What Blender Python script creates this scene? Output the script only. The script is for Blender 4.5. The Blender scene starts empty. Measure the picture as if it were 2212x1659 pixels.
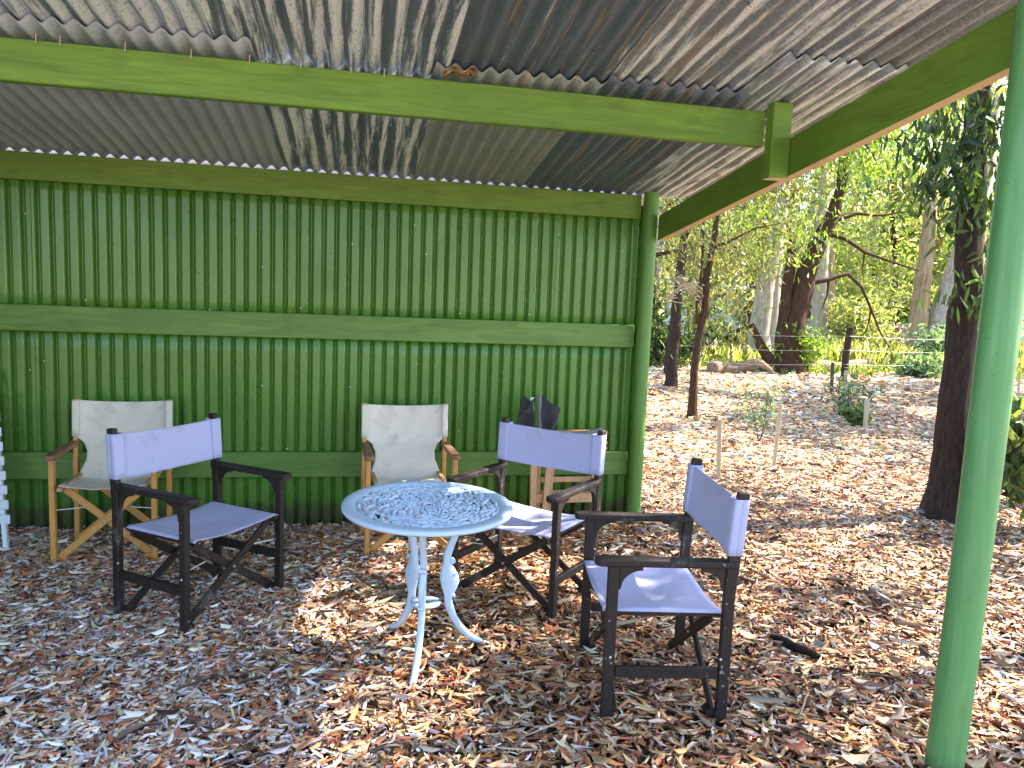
import bpy, math, random
import numpy as np
from mathutils import Vector, Matrix
random.seed(7); rng = np.random.default_rng(11)
C = bpy.context.scene.collection
PI = math.pi

# ------------------------------------------------------------------ camera frame (metres, Z up, shed wall along X)
F_, W_, H_, CAM_H = 1650.0, 2212.0, 1659.0, 1.425
def _n(v): return v / np.linalg.norm(v)
_X = _n(np.array([7926, 135, F_])); _D = np.array([-593, 15000, F_]); _D = _n(_D - _X * _D.dot(_X))
_R = np.stack([_X, np.cross(-_D, _X), -_D])
CAM = np.array([0, 0, CAM_H])
def ray(x, y): return _R @ np.array([x - W_/2, y - H_/2, F_])
def gnd(x, y, z=0.0):
    r = ray(x, y); return CAM + r * (z - CAM_H) / r[2]
def at_depth(x, y, base):                       # point on the sight line as far off as the point "base"
    fw = _R @ np.array([0, 0, 1.0]); d = (np.array(base) - CAM) @ fw
    return CAM + ray(x, y) * d / F_

# ------------------------------------------------------------------ mesh helpers
class MB:
    def __init__(s): s.v = []; s.f = []; s.m = []; s.sm = []
    def add(s, vs, fs, mat=0, smooth=False):
        o = len(s.v); s.v += [tuple(float(c) for c in v) for v in vs]
        s.f += [tuple(i + o for i in f) for f in fs]; s.m += [mat]*len(fs); s.sm += [smooth]*len(fs)
    def bar(s, p0, p1, w, h, side=(1, 0, 0), ch=.003, mat=0):
        """rectangular bar p0->p1, w along 'side', h across, chamfered"""
        p0 = Vector(p0); p1 = Vector(p1); a = (p1 - p0).normalized(); sd = Vector(side); sd = (sd - a*sd.dot(a)).normalized(); u = a.cross(sd)
        x, y = w/2, h/2; c = min(ch, x*.6, y*.6)
        pr = [(x-c, -y), (x, -y+c), (x, y-c), (x-c, y), (-x+c, y), (-x, y-c), (-x, -y+c), (-x+c, -y)]
        rings = []
        for q, k in ((p0, 0), (p0 + a*c, 1), (p1 - a*c, 1), (p1, 0)):
            for px, py in pr:
                sx = px if k else math.copysign(max(abs(px)-c, 0), px); sy = py if k else math.copysign(max(abs(py)-c, 0), py)
                rings.append(q + sd*sx + u*sy)
        fs = [tuple(reversed(range(8))), tuple(range(24, 32))]
        for r in range(3):
            for i in range(8):
                j = (i+1) % 8; fs.append((r*8+i, r*8+j, r*8+8+j, r*8+8+i))
        s.add(rings, fs, mat)
    def tube(s, pts, rad, n=10, mat=0, jitter=0, smooth=True):
        pts = [Vector(p) for p in pts]; vs = []; ref = Vector((.31, .95, .05))
        for i, p in enumerate(pts):
            a = (pts[min(i+1, len(pts)-1)] - pts[max(i-1, 0)]).normalized()
            e1 = a.cross(ref).normalized(); e2 = a.cross(e1)
            for k in range(n):
                t = 2*PI*k/n; r = rad[i]*(1 + (random.uniform(-jitter, jitter) if jitter else 0))
                vs.append(p + e1*math.cos(t)*r + e2*math.sin(t)*r)
        fs = [(i*n+k, i*n+(k+1) % n, (i+1)*n+(k+1) % n, (i+1)*n+k) for i in range(len(pts)-1) for k in range(n)]
        s.add(vs, fs, mat, smooth)
        s.add(vs[:n], [tuple(reversed(range(n)))], mat); s.add(vs[-n:], [tuple(range(n))], mat)
    def prism(s, outline, o, ux, uy, th, mat=0, smooth=False):
        """2-D outline in the plane o + a*ux + b*uy, thickness th, centred"""
        o = Vector(o); ux = Vector(ux).normalized(); uy = Vector(uy).normalized(); w = ux.cross(uy)*th/2; n = len(outline)
        vs = [o + ux*a + uy*b - w for a, b in outline] + [o + ux*a + uy*b + w for a, b in outline]
        s.add(vs, [tuple(reversed(range(n))), tuple(range(n, 2*n))] + [(i, (i+1) % n, n+(i+1) % n, n+i) for i in range(n)], mat, smooth)
    def ball(s, c, r, mat=0, n=8, sc=(1, 1, 1)):
        vs = []; fs = []
        for i in range(n+1):
            for k in range(n*2):
                t = PI*i/n; p = PI*k/n
                vs.append((c[0]+r*sc[0]*math.sin(t)*math.cos(p), c[1]+r*sc[1]*math.sin(t)*math.sin(p), c[2]+r*sc[2]*math.cos(t)))
        for i in range(n):
            for k in range(2*n): fs.append((i*2*n+k, i*2*n+(k+1) % (2*n), (i+1)*2*n+(k+1) % (2*n), (i+1)*2*n+k))
        s.add(vs, fs, mat, True)
    def grid(s, fn, nu, nv, mat=0, smooth=True, th=0, skip=None):
        vs = [fn(u/nu, v/nv) for u in range(nu+1) for v in range(nv+1)]; w = nv+1
        fs = [(u*w+v, u*w+v+1, (u+1)*w+v+1, (u+1)*w+v) for u in range(nu) for v in range(nv) if not (skip and skip(u, v))]
        s.add(vs, fs, mat, smooth)
    def build(s, name, mat, parent=None, off=(0, 0, 0)):
        me = bpy.data.meshes.new(name); o = Vector(off)
        me.from_pydata([tuple(Vector(v)-o) for v in s.v], [], s.f)
        for mm in (mat if isinstance(mat, (list, tuple)) else [mat]): me.materials.append(mm)
        me.polygons.foreach_set('material_index', s.m); me.polygons.foreach_set('use_smooth', s.sm); me.update()
        ob = bpy.data.objects.new(name, me); C.objects.link(ob)
        if parent: ob.parent = parent
        return ob

def solidify(ob, t, off=0):
    m = ob.modifiers.new('thickness', 'SOLIDIFY'); m.thickness = t; m.offset = off; return ob

def thing(name, label, cat, loc=(0, 0, 0), rz=0, group=None):
    o = bpy.data.objects.new(name, None); C.objects.link(o); o.location = tuple(float(c) for c in loc); o.rotation_euler = (0, 0, rz)
    o.empty_display_size = .2
    return tag(o, label, cat, group)
def tag(o, label, cat, group=None):
    o['label'] = label; o['category'] = cat
    if group: o['group'] = group
    return o
def dup(root, loc, rz, label, group=None):
    r = root.copy(); C.objects.link(r); r.location = loc; r.rotation_euler = (0, 0, rz); r['label'] = label
    if group: r['group'] = group
    for ch in list(root.children):
        c = ch.copy(); C.objects.link(c); c.parent = r
        for g in list(ch.children):
            d = g.copy(); C.objects.link(d); d.parent = c
    return r

# leaves: every leaf is a folded lance of 6 vertices; one mesh per crown
def leaf_mesh(name, mat, pos, axis, nor, length, width, curl, col, parent=None, off=(0, 0, 0), fold=.25):
    n = len(pos); axis = axis/np.linalg.norm(axis, axis=1, keepdims=True)
    nor = nor - axis*np.sum(nor*axis, 1, keepdims=True); nor /= np.linalg.norm(nor, axis=1, keepdims=True)+1e-9
    sd = np.cross(axis, nor); L = length[:, None]; Wd = width[:, None]; K = (curl*length)[:, None]
    V = np.empty((n, 6, 3))
    V[:, 0] = pos - axis*L*.5 - nor*K; V[:, 5] = pos + axis*L*.5 - nor*K*1.4
    V[:, 1] = pos - axis*L*.16 + sd*Wd*.5 + nor*Wd*fold; V[:, 2] = pos + axis*L*.2 + sd*Wd*.42 + nor*Wd*fold
    V[:, 3] = pos - axis*L*.16 - sd*Wd*.5 + nor*Wd*fold; V[:, 4] = pos + axis*L*.2 - sd*Wd*.42 + nor*Wd*fold
    V = (V - np.array(off)).reshape(-1, 3)
    idx = (np.arange(n)[:, None]*6 + np.array([0, 1, 2, 5, 0, 5, 4, 3])[None]).reshape(-1)
    me = bpy.data.meshes.new(name); me.vertices.add(n*6); me.vertices.foreach_set('co', V.astype(np.float32).ravel())
    me.loops.add(n*8); me.loops.foreach_set('vertex_index', idx.astype(np.int32))
    me.polygons.add(n*2); me.polygons.foreach_set('loop_start', (np.arange(n*2)*4).astype(np.int32)); me.polygons.foreach_set('loop_total', np.full(n*2, 4, np.int32))
    me.update(calc_edges=True); me.validate()
    a = me.color_attributes.new('tint', 'FLOAT_COLOR', 'POINT')
    cc = np.ones((n, 6, 4), np.float32); cc[:, :, :3] = col[:, None, :]; a.data.foreach_set('color', cc.ravel())
    me.materials.append(mat)
    ob = bpy.data.objects.new(name, me); C.objects.link(ob)
    if parent: ob.parent = parent
    return ob

# ------------------------------------------------------------------ materials
class NT:
    def __init__(s, name):
        s.mat = bpy.data.materials.new(name); s.mat.use_nodes = True; s.t = s.mat.node_tree; s.n = s.t.nodes; s.l = s.t.links
        s.b = s.n['Principled BSDF']
    def node(s, typ, **kw):
        n = s.n.new(typ)
        for k, v in kw.items():
            if k in ('inputs',):
                for a, b in v.items(): n.inputs[a].default_value = b
            else: setattr(n, k, v)
        return n
    def link(s, a, b): s.l.new(a, b)
    def coords(s, scale=(1, 1, 1), kind='Object'):
        tc = s.node('ShaderNodeTexCoord'); mp = s.node('ShaderNodeMapping'); mp.inputs['Scale'].default_value = scale
        s.link(tc.outputs[kind], mp.inputs['Vector']); return mp.outputs[0]
    def noise(s, vec, scale, detail=4, rough=.55, dist=0):
        n = s.node('ShaderNodeTexNoise'); n.inputs['Scale'].default_value = scale; n.inputs['Detail'].default_value = detail
        n.inputs['Roughness'].default_value = rough; n.inputs['Distortion'].default_value = dist; s.link(vec, n.inputs['Vector']); return n.outputs['Fac']
    def ramp(s, fac, stops):
        r = s.node('ShaderNodeValToRGB'); e = r.color_ramp.elements
        while len(e) < len(stops): e.new(.5)
        for el, (p, c) in zip(e, stops): el.position = p; el.color = (*c, 1) if len(c) == 3 else c
        s.link(fac, r.inputs[0]); return r.outputs[0]
    def mask(s, fac, a, b): return s.ramp(fac, [(a, (0, 0, 0)), (b, (1, 1, 1))])
    def mix(s, fac, a, b):
        m = s.node('ShaderNodeMix', data_type='RGBA')
        for sock, val in ((m.inputs[0], fac), (m.inputs[6], a), (m.inputs[7], b)):
            if isinstance(val, (int, float)): sock.default_value = val
            elif isinstance(val, tuple): sock.default_value = (*val, 1)
            else: s.link(val, sock)
        return m.outputs[2]
    def color(s, c):
        if isinstance(c, tuple): s.b.inputs['Base Color'].default_value = (*c, 1)
        else: s.link(c, s.b.inputs['Base Color'])
    def bump(s, h, strength=.3, dist=.01):
        b = s.node('ShaderNodeBump'); b.inputs['Strength'].default_value = strength; b.inputs['Distance'].default_value = dist
        s.link(h, b.inputs['Height']); s.link(b.outputs[0], s.b.inputs['Normal'])
    def rough(s, r, spec=.5):
        if isinstance(r, (int, float)): s.b.inputs['Roughness'].default_value = r
        else: s.link(r, s.b.inputs['Roughness'])
        s.b.inputs['Specular IOR Level'].default_value = spec

def painted_wood(name, c0, c1, grain=(1.2, 14, 14), rough=.55, ax=0, knots=True):
    t = NT(name); v = t.coords(grain); g = t.noise(v, 2.2, 6, .65, 1.2); w = t.coords(); n2 = t.noise(w, 1.3, 3)
    kv = t.node('ShaderNodeTexVoronoi', feature='F1', voronoi_dimensions='2D'); kv.inputs['Scale'].default_value = 1
    sx = t.node('ShaderNodeSeparateXYZ'); t.link(t.coords((3.1, 3.1, 6.4)), sx.inputs[0]); cx = t.node('ShaderNodeCombineXYZ'); t.link(sx.outputs[ax], cx.inputs[0]); t.link(sx.outputs[2], cx.inputs[1]); t.link(cx.outputs[0], kv.inputs['Vector'])
    knot = t.ramp(kv.outputs['Distance'], [(0, (.9,)*3), (.03, (.35,)*3), (.05, (.8,)*3), (.075, (.2,)*3), (.10, (.45,)*3), (.15, (0,)*3)])
    rings = t.node('ShaderNodeTexWave', wave_type='RINGS'); rings.inputs['Scale'].default_value = 9; rings.inputs['Distortion'].default_value = 3; t.link(v, rings.inputs['Vector'])
    c = t.mix(t.mask(g, .32, .68), tuple(x*.82 for x in c0), c1); c = t.mix(t.mask(n2, .45, .75), c, tuple(x*.8 for x in c0))
    fl = t.noise(v, 9, 5, .7, .4); c = t.mix(t.mask(fl, .60, .75), c, tuple(x*.7 for x in c0))
    kk = t.node('ShaderNodeMath', operation='MULTIPLY'); kk.inputs[1].default_value = .5 if knots else 0; t.link(knot, kk.inputs[0])
    c = t.mix(kk.outputs[0], c, tuple(x*.42 for x in c0))
    sp = t.mask(t.noise(w, 55, 2), .73, .78); c = t.mix(sp, c, tuple(x*.4 for x in c0))
    if not knots:
        ch = t.mask(t.noise(w, 17, 5, .7), .66, .69); c = t.mix(ch, c, tuple(x*.62 for x in c0)); ch = t.mask(t.noise(t.coords((1, 1, .35)), 21, 4, .6), .72, .735); c = t.mix(ch, c, (.16, .15, .12))
        zz_ = t.node('ShaderNodeMath', operation='MULTIPLY_ADD'); zz_.inputs[1].default_value = -.3; t.link(t.noise(w, 11, 5, .7), zz_.inputs[0]); t.link(sx.outputs[2], zz_.inputs[2])
        c = t.mix(t.ramp(zz_.outputs[0], [(.0, (.8,)*3), (.45, (0,)*3)]), c, (.07, .075, .045))
    t.color(c); t.rough(rough, .4); t.bump(g, .25, .004); return t.mat
GREEN0, GREEN1 = (.10, .20, .022), (.148, .27, .032)
M_beam = painted_wood('green_beam_warm_lit', GREEN0, GREEN1)  # same green paint as the rails, warm light up high put into the colour
M_rail = painted_wood('green_rail_cool_lit', (.085, .19, .034), (.12, .24, .046))  # the beams' green paint again, toned for the cooler light lower down
M_rafter = painted_wood('green_rafter_paint', (.088, .175, .018), (.12, .22, .024), (14, 1.2, 14), ax=1)
M_post = painted_wood('green_post_sky_tint', (.075, .24, .085), (.11, .30, .11), (14, 14, .7), .42, knots=False)  # same shelter green, bluish sky light mixed into the colour
M_cpost = painted_wood('green_corner_paint', (.07, .18, .03), (.095, .22, .04), (14, 14, 1.0), .5, knots=False)
def wallpaint():
    t = NT('green_sheet_paint'); w = t.coords(); n = t.noise(w, 1.6, 4); c = t.mix(t.mask(n, .35, .7), (.056, .158, .024), (.082, .205, .034))
    d = t.mask(t.noise(t.coords((9, 9, 1.2)), 3, 5, .7), .6, .78); c = t.mix(d, c, (.05, .10, .02))
    sz = t.node('ShaderNodeSeparateXYZ'); t.link(w, sz.inputs[0]); ms = t.node('ShaderNodeMath', operation='MULTIPLY_ADD'); ms.inputs[1].default_value = -.22; t.link(t.noise(t.coords((7, 7, 3)), 2, 5, .7), ms.inputs[0]); t.link(sz.outputs[2], ms.inputs[2])
    c = t.mix(t.ramp(ms.outputs[0], [(0, (.75,)*3), (.05, (0,)*3)]), c, (.075, .075, .045))
    s = t.mask(t.noise(w, 38, 2, .5), .735, .76); c = t.mix(s, c, (.03, .04, .015))
    s2 = t.mask(t.noise(t.coords((1.3, 1, 1)), 31, 2, .5), .75, .765); c = t.mix(s2, c, (.3, .33, .22))
    t.color(c); t.rough(t.ramp(t.noise(w, 5, 3), [(.3, (.20,)*3), (.7, (.33,)*3)]), .4)
    t.b.inputs['Coat Weight'].default_value = .06; t.b.inputs['Coat Roughness'].default_value = .2
    t.bump(t.noise(w, 14, 4), .12, .004); return t.mat
M_wall = wallpaint()
def raw_timber(name, c0, c1, grain):
    t = NT(name); g = t.noise(t.coords(grain), 2.5, 6, .7, 1.0); t.color(t.mix(t.mask(g, .3, .7), c0, c1)); t.rough(.75, .3); t.bump(g, .3, .004); return t.mat
M_raw = raw_timber('raw_pine', (.50, .38, .22), (.62, .50, .33), (14, 1.2, 14))
M_fascia = raw_timber('pink_fascia', (.62, .46, .38), (.74, .58, .48), (1.2, 14, 14))  # for the plank added behind the eave gaps, pinkish in place of bright sky
def galv(name, base0, white, rust, wamt, ramt, metal=.55, rough=.45, streak=(26, 1.4, 1), speck=1.35):
    """weathered galvanised iron: dark zinc, white oxide and rust streaks down the sheet (sheet slopes along Y)"""
    base = (base0[0]*.76, base0[1]*.93, base0[2]*1.2); t = NT(name); v = t.coords(streak); o = t.coords()
    n1 = t.noise(v, 1.0, 8, .72, .6); n2 = t.noise(t.coords((40, .9, 1)), 1.0, 6, .7, .3); n3 = t.noise(o, 70, 6, .8); n4 = t.noise(o, 2.2, 4)
    sp_ = t.node('ShaderNodeSeparateXYZ'); t.link(o, sp_.inputs[0]); ph = t.node('ShaderNodeMath', operation='MULTIPLY_ADD'); ph.inputs[1].default_value = 2*PI/.0718; ph.inputs[2].default_value = -.9; t.link(sp_.outputs[0], ph.inputs[0])
    sn = t.node('ShaderNodeMath', operation='SINE'); t.link(ph.outputs[0], sn.inputs[0])
    def along(nz, amp):                                  # oxide and rust gather along the corrugations
        m = t.node('ShaderNodeMath', operation='MULTIPLY_ADD'); m.inputs[1].default_value = amp; t.link(sn.outputs[0], m.inputs[0]); t.link(nz, m.inputs[2]); return m.outputs[0]
    n1 = along(n1, -.065); n2 = along(n2, .07)
    c = t.mix(t.mask(n4, .3, .7), base, tuple(b*.62 for b in base)); c = t.mix(t.mask(n3, .42, .62), c, tuple(min(1, b*speck) for b in base))
    mw = t.mask(n1, wamt, wamt+.1); mm = t.node('ShaderNodeMath', operation='MULTIPLY'); t.link(mw, mm.inputs[0]); t.link(t.mask(n3, .33, .47), mm.inputs[1]); c = t.mix(mm.outputs[0], c, white)
    c = t.mix(t.mask(n2, ramt, ramt+.12), c, rust); sp = t.mask(t.noise(o, 24, 3), .7, .74); c = t.mix(sp, c, tuple(b*.4 for b in base))
    t.color(c); t.b.inputs['Metallic'].default_value = metal; t.rough(t.ramp(n3, [(.3, (rough-.1,)*3), (.7, (rough+.15,)*3)]), .5)
    t.bump(n3, .15, .003); return t.mat
G_plain = galv('plain_grey_iron', (.50, .475, .42), (.56, .53, .47), (.34, .31, .26), .80, .80, .15, .5, speck=1.06)
G_white = galv('white_streaked_iron', (.15, .165, .18), (.78, .85, .93), (.22, .18, .14), .46, .74, .3)
G_whiter = galv('oxidised_iron', (.27, .29, .325), (.76, .84, .95), (.05, .055, .055), .40, .585, .25)
G_dark = galv('dark_zinc_iron', (.15, .165, .175), (.62, .62, .59), (.46, .33, .24), .62, .60, .35)
G_rust = galv('rust_streaked_iron', (.27, .255, .24), (.76, .83, .90), (.36, .25, .18), .46, .60, .25)
G_mott = galv('mottled_iron', (.29, .28, .275), (.74, .82, .90), (.33, .26, .22), .44, .66, .2)
G_grey = galv('grey_pink_iron', (.33, .315, .305), (.48, .46, .44), (.13, .125, .125), .66, .57, .3)
G_olive = galv('olive_grey_iron', (.30, .30, .235), (.50, .48, .41), (.46, .37, .27), .63, .60, .2)
def rusty():
    t = NT('rusted_edge'); n = t.noise(t.coords((20, 40, 20)), 2, 5); t.color(t.ramp(n, [(.4, (.09, .025, .015)), (.6, (.5, .36, .2))])); t.rough(.85, .2); return t.mat
M_rust = rusty()
def simple(name, c, rough=.5, metal=0, spec=.5):
    t = NT(name); t.color(t.mix(t.noise(t.coords(), 30, 4), tuple(x*.8 for x in c), tuple(min(1, x*1.1) for x in c))); t.rough(rough, spec); t.b.inputs['Metallic'].default_value = metal; return t.mat
M_steel = simple('dull_steel', (.55, .56, .58), .35, .8); M_nail = simple('galvanised_nail', (.5, .42, .3), .45, .6)
def dark_timber():
    t = NT('dark_stained_timber'); g = t.noise(t.coords((10, 10, 10)), 5, 6, .7); w = t.noise(t.coords(), 9, 6, .75)
    c = t.mix(t.mask(g, .35, .7), (.010, .0065, .0065), (.023, .015, .0135)); c = t.mix(t.mask(w, .58, .74), c, (.13, .12, .125)); c = t.mix(t.mask(t.noise(t.coords(), 60, 2), .7, .74), c, (.2, .2, .2))
    t.color(c); t.rough(.58, .35); t.bump(w, .25, .003); return t.mat
M_dark = dark_timber()
def teak():
    t = NT('honey_timber'); g = t.noise(t.coords((16, 16, 4)), 6, 6, .7, .8); c = t.mix(t.mask(g, .3, .72), (.40, .19, .045), (.55, .29, .085))
    c = t.mix(t.mask(t.noise(t.coords(), 75, 3), .66, .72), c, (.16, .07, .02)); t.color(c); t.rough(.45, .5); t.bump(g, .2, .002); return t.mat
M_teak = teak()
M_arm = raw_timber('weathered_arm_timber', (.16, .085, .045), (.27, .16, .09), (30, 5, 30))
M_oldteak = raw_timber('greyed_timber', (.36, .19, .09), (.50, .33, .19), (20, 20, 4))
def canvas(name, c, dirt, amt=.6, weave=520):
    t = NT(name); o = t.coords(); n = t.noise(o, 5.5, 6, .7, .6); m = t.mask(n, amt, amt+.22)
    c1 = t.mix(t.noise(o, 2.5, 3), tuple(x*.9 for x in c), c); c1 = t.mix(m, c1, dirt); c1 = t.mix(t.mask(t.noise(o, 26, 3), .73, .76), c1, tuple(x*.45 for x in dirt))
    t.color(c1); t.rough(.9, .15); t.b.inputs['Sheen Weight'].default_value = .1
    ck = t.node('ShaderNodeTexChecker'); ck.inputs['Scale'].default_value = weave; t.link(o, ck.inputs['Vector'])
    ad = t.node('ShaderNodeMath', operation='MULTIPLY_ADD'); ad.inputs[1].default_value = .06; t.link(ck.outputs['Fac'], ad.inputs[0]); t.link(t.noise(o, 7, 3), ad.inputs[2])
    t.bump(ad.outputs[0], .25, .01); return t.mat
M_lav = canvas('lavender_canvas', (.38, .395, .61), (.29, .29, .36), .57)
M_beige = canvas('off_white_canvas', (.62, .585, .525), (.42, .38, .325), .54)
M_black = canvas('black_canvas', (.035, .036, .042), (.09, .09, .09), .6)
M_gcanvas = canvas('grey_canvas', (.16, .165, .17), (.28, .28, .27), .6)
def cast():
    t = NT('pale_blue_cast_metal'); o = t.coords(); n = t.noise(o, 9, 6, .75); c = t.mix(t.noise(o, 2, 2), (.38, .51, .68), (.45, .56, .70))
    c = t.mix(t.mask(n, .57, .76), c, (.40, .44, .44)); c = t.mix(t.mask(t.noise(o, 42, 3), .68, .72), c, (.12, .15, .18)); t.color(c); t.rough(.42, .5); t.bump(t.noise(o, 80, 3), .1, .002); return t.mat
M_cast = cast()
M_white = simple('chalky_white_paint', (.66, .74, .86), .5)
def bark(name, c0, c1, scale=(9, 9, 1.6), b=.9):
    t = NT(name); n = t.noise(t.coords(scale), 3, 8, .75, .5); n2 = t.noise(t.coords(), 1.5, 3); c = t.ramp(n, [(.32, c0), (.68, c1)]); c = t.mix(t.mask(n2, .5, .8), c, tuple(x*.7 for x in c1))
    t.color(c); t.rough(.9, .15); t.bump(n, b, .05); return t.mat
B_dark = bark('fissured_dark_bark', (.018, .011, .008), (.085, .055, .042), (16, 16, 3.2), 1.0)
B_red = bark('red_brown_bark', (.03, .015, .009), (.12, .062, .036), (14, 14, 3), .9)
B_brown = bark('brown_bark', (.025, .014, .009), (.10, .055, .034), (6, 6, 1), 1.0)
B_white = bark('white_gum_bark', (.20, .14, .09), (.48, .43, .37), (5, 5, .7), .35)
B_tan = bark('tan_gum_bark', (.15, .085, .04), (.42, .31, .20), (4, 4, .5), .5)
B_twig = bark('twig_bark', (.05, .035, .025), (.14, .10, .075))
B_pale = bark('pale_stake_timber', (.33, .25, .16), (.52, .43, .30), (12, 12, 1.5), .3)
B_grey = bark('grey_log_timber', (.10, .065, .045), (.40, .31, .23), (2, 7, 7), 1.0)
def leafmat(name, trans=.45, rough=.45, spec=.4):
    t = NT(name); a = t.node('ShaderNodeVertexColor', layer_name='tint'); t.color(a.outputs['Color']); t.rough(rough, spec)
    if trans > 0:
        tr = t.node('ShaderNodeBsdfTranslucent'); g = t.node('ShaderNodeMix', data_type='RGBA', blend_type='MULTIPLY'); g.inputs[0].default_value = 1; g.inputs[7].default_value = (1.25, 1.35, .45, 1)
        t.link(a.outputs['Color'], g.inputs[6]); t.link(g.outputs[2], tr.inputs['Color'])
        mx = t.node('ShaderNodeMixShader'); mx.inputs[0].default_value = trans; t.link(t.b.outputs[0], mx.inputs[1]); t.link(tr.outputs[0], mx.inputs[2])
        t.link(mx.outputs[0], t.n['Material Output'].inputs['Surface'])
    return t.mat
M_leaf = leafmat('gum_leaf'); M_litter = leafmat('dry_leaf', 0, .55, .35); M_grass = leafmat('grass_blade', .4, .5)

# ------------------------------------------------------------------ setting: ground
def gz(x, y): return .012*np.sin(x*2.1+.7)*np.cos(y*1.7) + .008*np.sin(x*5.3-y*4.1)
def ground():
    mb = MB(); xs = sorted(set([-300, -120, -50, -20, -10, -6] + list(np.arange(-4, 16.01, .4)) + [18, 22, 28, 36, 50, 80, 140, 300]))
    ys = sorted(set([-300, -120, -50, -20, -10, -5, -2] + list(np.arange(0, 20.01, .4)) + [22, 25, 30, 38, 50, 80, 140, 300]))
    vs = [(x, y, float(gz(x, y)) - .014) for y in ys for x in xs]; w = len(xs)
    mb.add(vs, [(j*w+i, j*w+i+1, (j+1)*w+i+1, (j+1)*w+i) for j in range(len(ys)-1) for i in range(w-1)], 0, True)
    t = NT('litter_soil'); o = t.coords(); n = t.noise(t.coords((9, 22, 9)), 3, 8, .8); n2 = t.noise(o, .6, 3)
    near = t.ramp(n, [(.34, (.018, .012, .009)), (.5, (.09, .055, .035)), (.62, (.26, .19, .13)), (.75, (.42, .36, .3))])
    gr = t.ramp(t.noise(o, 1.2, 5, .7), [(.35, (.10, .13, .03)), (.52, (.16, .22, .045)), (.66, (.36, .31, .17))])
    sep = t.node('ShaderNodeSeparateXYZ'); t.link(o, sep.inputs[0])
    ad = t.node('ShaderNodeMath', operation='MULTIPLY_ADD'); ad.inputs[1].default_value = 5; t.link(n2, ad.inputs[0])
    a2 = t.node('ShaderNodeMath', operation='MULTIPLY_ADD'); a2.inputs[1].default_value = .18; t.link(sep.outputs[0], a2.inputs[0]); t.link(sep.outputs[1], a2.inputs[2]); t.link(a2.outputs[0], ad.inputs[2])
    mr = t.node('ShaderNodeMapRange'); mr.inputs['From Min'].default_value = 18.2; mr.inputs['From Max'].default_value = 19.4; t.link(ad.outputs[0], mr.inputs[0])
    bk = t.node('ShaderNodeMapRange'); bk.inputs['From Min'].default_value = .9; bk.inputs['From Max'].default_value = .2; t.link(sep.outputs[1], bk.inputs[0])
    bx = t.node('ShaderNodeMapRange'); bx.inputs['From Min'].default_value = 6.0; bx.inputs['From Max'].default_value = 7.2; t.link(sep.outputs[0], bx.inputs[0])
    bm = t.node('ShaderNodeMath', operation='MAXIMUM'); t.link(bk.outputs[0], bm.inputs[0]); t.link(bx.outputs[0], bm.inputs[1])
    pale = t.ramp(n, [(.3, (.16, .11, .075)), (.5, (.38, .29, .2)), (.7, (.52, .45, .36))])  # paler ground behind camera and to the right, added to bounce light up
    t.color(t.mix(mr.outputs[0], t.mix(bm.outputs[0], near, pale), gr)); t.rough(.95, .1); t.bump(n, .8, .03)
    g = mb.build('ground', t.mat); g['kind'] = 'structure'
ground()

# leaf litter (nobody could count it): dry gum leaves and bark chips
PAL = np.array([(.45, .34, .21), (.32, .19, .105), (.56, .49, .40), (.62, .59, .55), (.34, .14, .07), (.25, .10, .06), (.12, .06, .035), (.05, .032, .022), (.45, .23, .08), (.5, .39, .25), (.34, .31, .29)])
def litter(name, label, n, region, size, seed, wts, chip=.35, lift=.02, gain=1.12, lmin=.035, lmax=.085, flat=1, tone=(1, 1, 1)):
    r = np.random.default_rng(seed); pts = []
    while len(pts) < n:
        p = region(r, n*2); pts = p if len(pts) == 0 else np.concatenate([pts, p])
    pts = pts[:n]; z = gz(pts[:, 0], pts[:, 1]) + r.random(n)**1.6*lift
    big = r.random(n) > chip; L = np.where(big, r.uniform(lmin, lmax, n), r.uniform(.012, .034, n))*size; Wd = np.where(big, L*r.uniform(.14, .24, n), L*r.uniform(.28, .6, n))
    a = r.uniform(0, 2*PI, n); tl = r.normal(0, .16*flat, n); ax = np.stack([np.cos(a), np.sin(a), tl], 1)
    no = np.stack([r.normal(0, .38*flat, n), r.normal(0, .38*flat, n), np.ones(n)], 1)
    pal = PAL[r.choice(len(PAL), n, p=np.array(wts)/sum(wts))]; col = pal*r.uniform(.65, 1.3, (n, 1))*(1+r.normal(0, .06, (n, 3))); col = np.clip(col*gain*np.array(tone), .01, .85)
    pos = np.stack([pts[:, 0], pts[:, 1], z], 1); pos[:, 2] += np.where(r.random(n) > .97, .012, 0)
    o = leaf_mesh(name, M_litter, pos, ax, no, L, Wd, r.normal(.0, .10, n), col, fold=.12); o['kind'] = 'stuff'; o['label'] = label; o['category'] = 'leaf litter'
def reg_box(x0, x1, y0, y1, cond=None):
    def f(r, n):
        p = np.stack([r.uniform(x0, x1, n), r.uniform(y0, y1, n)], 1)
        return p if cond is None else p[cond(p)]
    return f
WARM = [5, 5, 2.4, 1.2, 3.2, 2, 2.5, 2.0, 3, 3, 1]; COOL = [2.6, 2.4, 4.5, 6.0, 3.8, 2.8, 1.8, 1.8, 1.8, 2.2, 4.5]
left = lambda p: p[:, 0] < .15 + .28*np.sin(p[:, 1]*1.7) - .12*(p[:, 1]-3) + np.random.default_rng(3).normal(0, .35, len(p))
litter('leaf_litter', 'grey and russet bark chips and dry leaves carpeting the shelter floor', 112000, reg_box(-2.7, 1.6, 1.1, 4.72, left), .90, 5, COOL, .62, gain=1.55, flat=.85, tone=(1.03, .98, 1.0))
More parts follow.
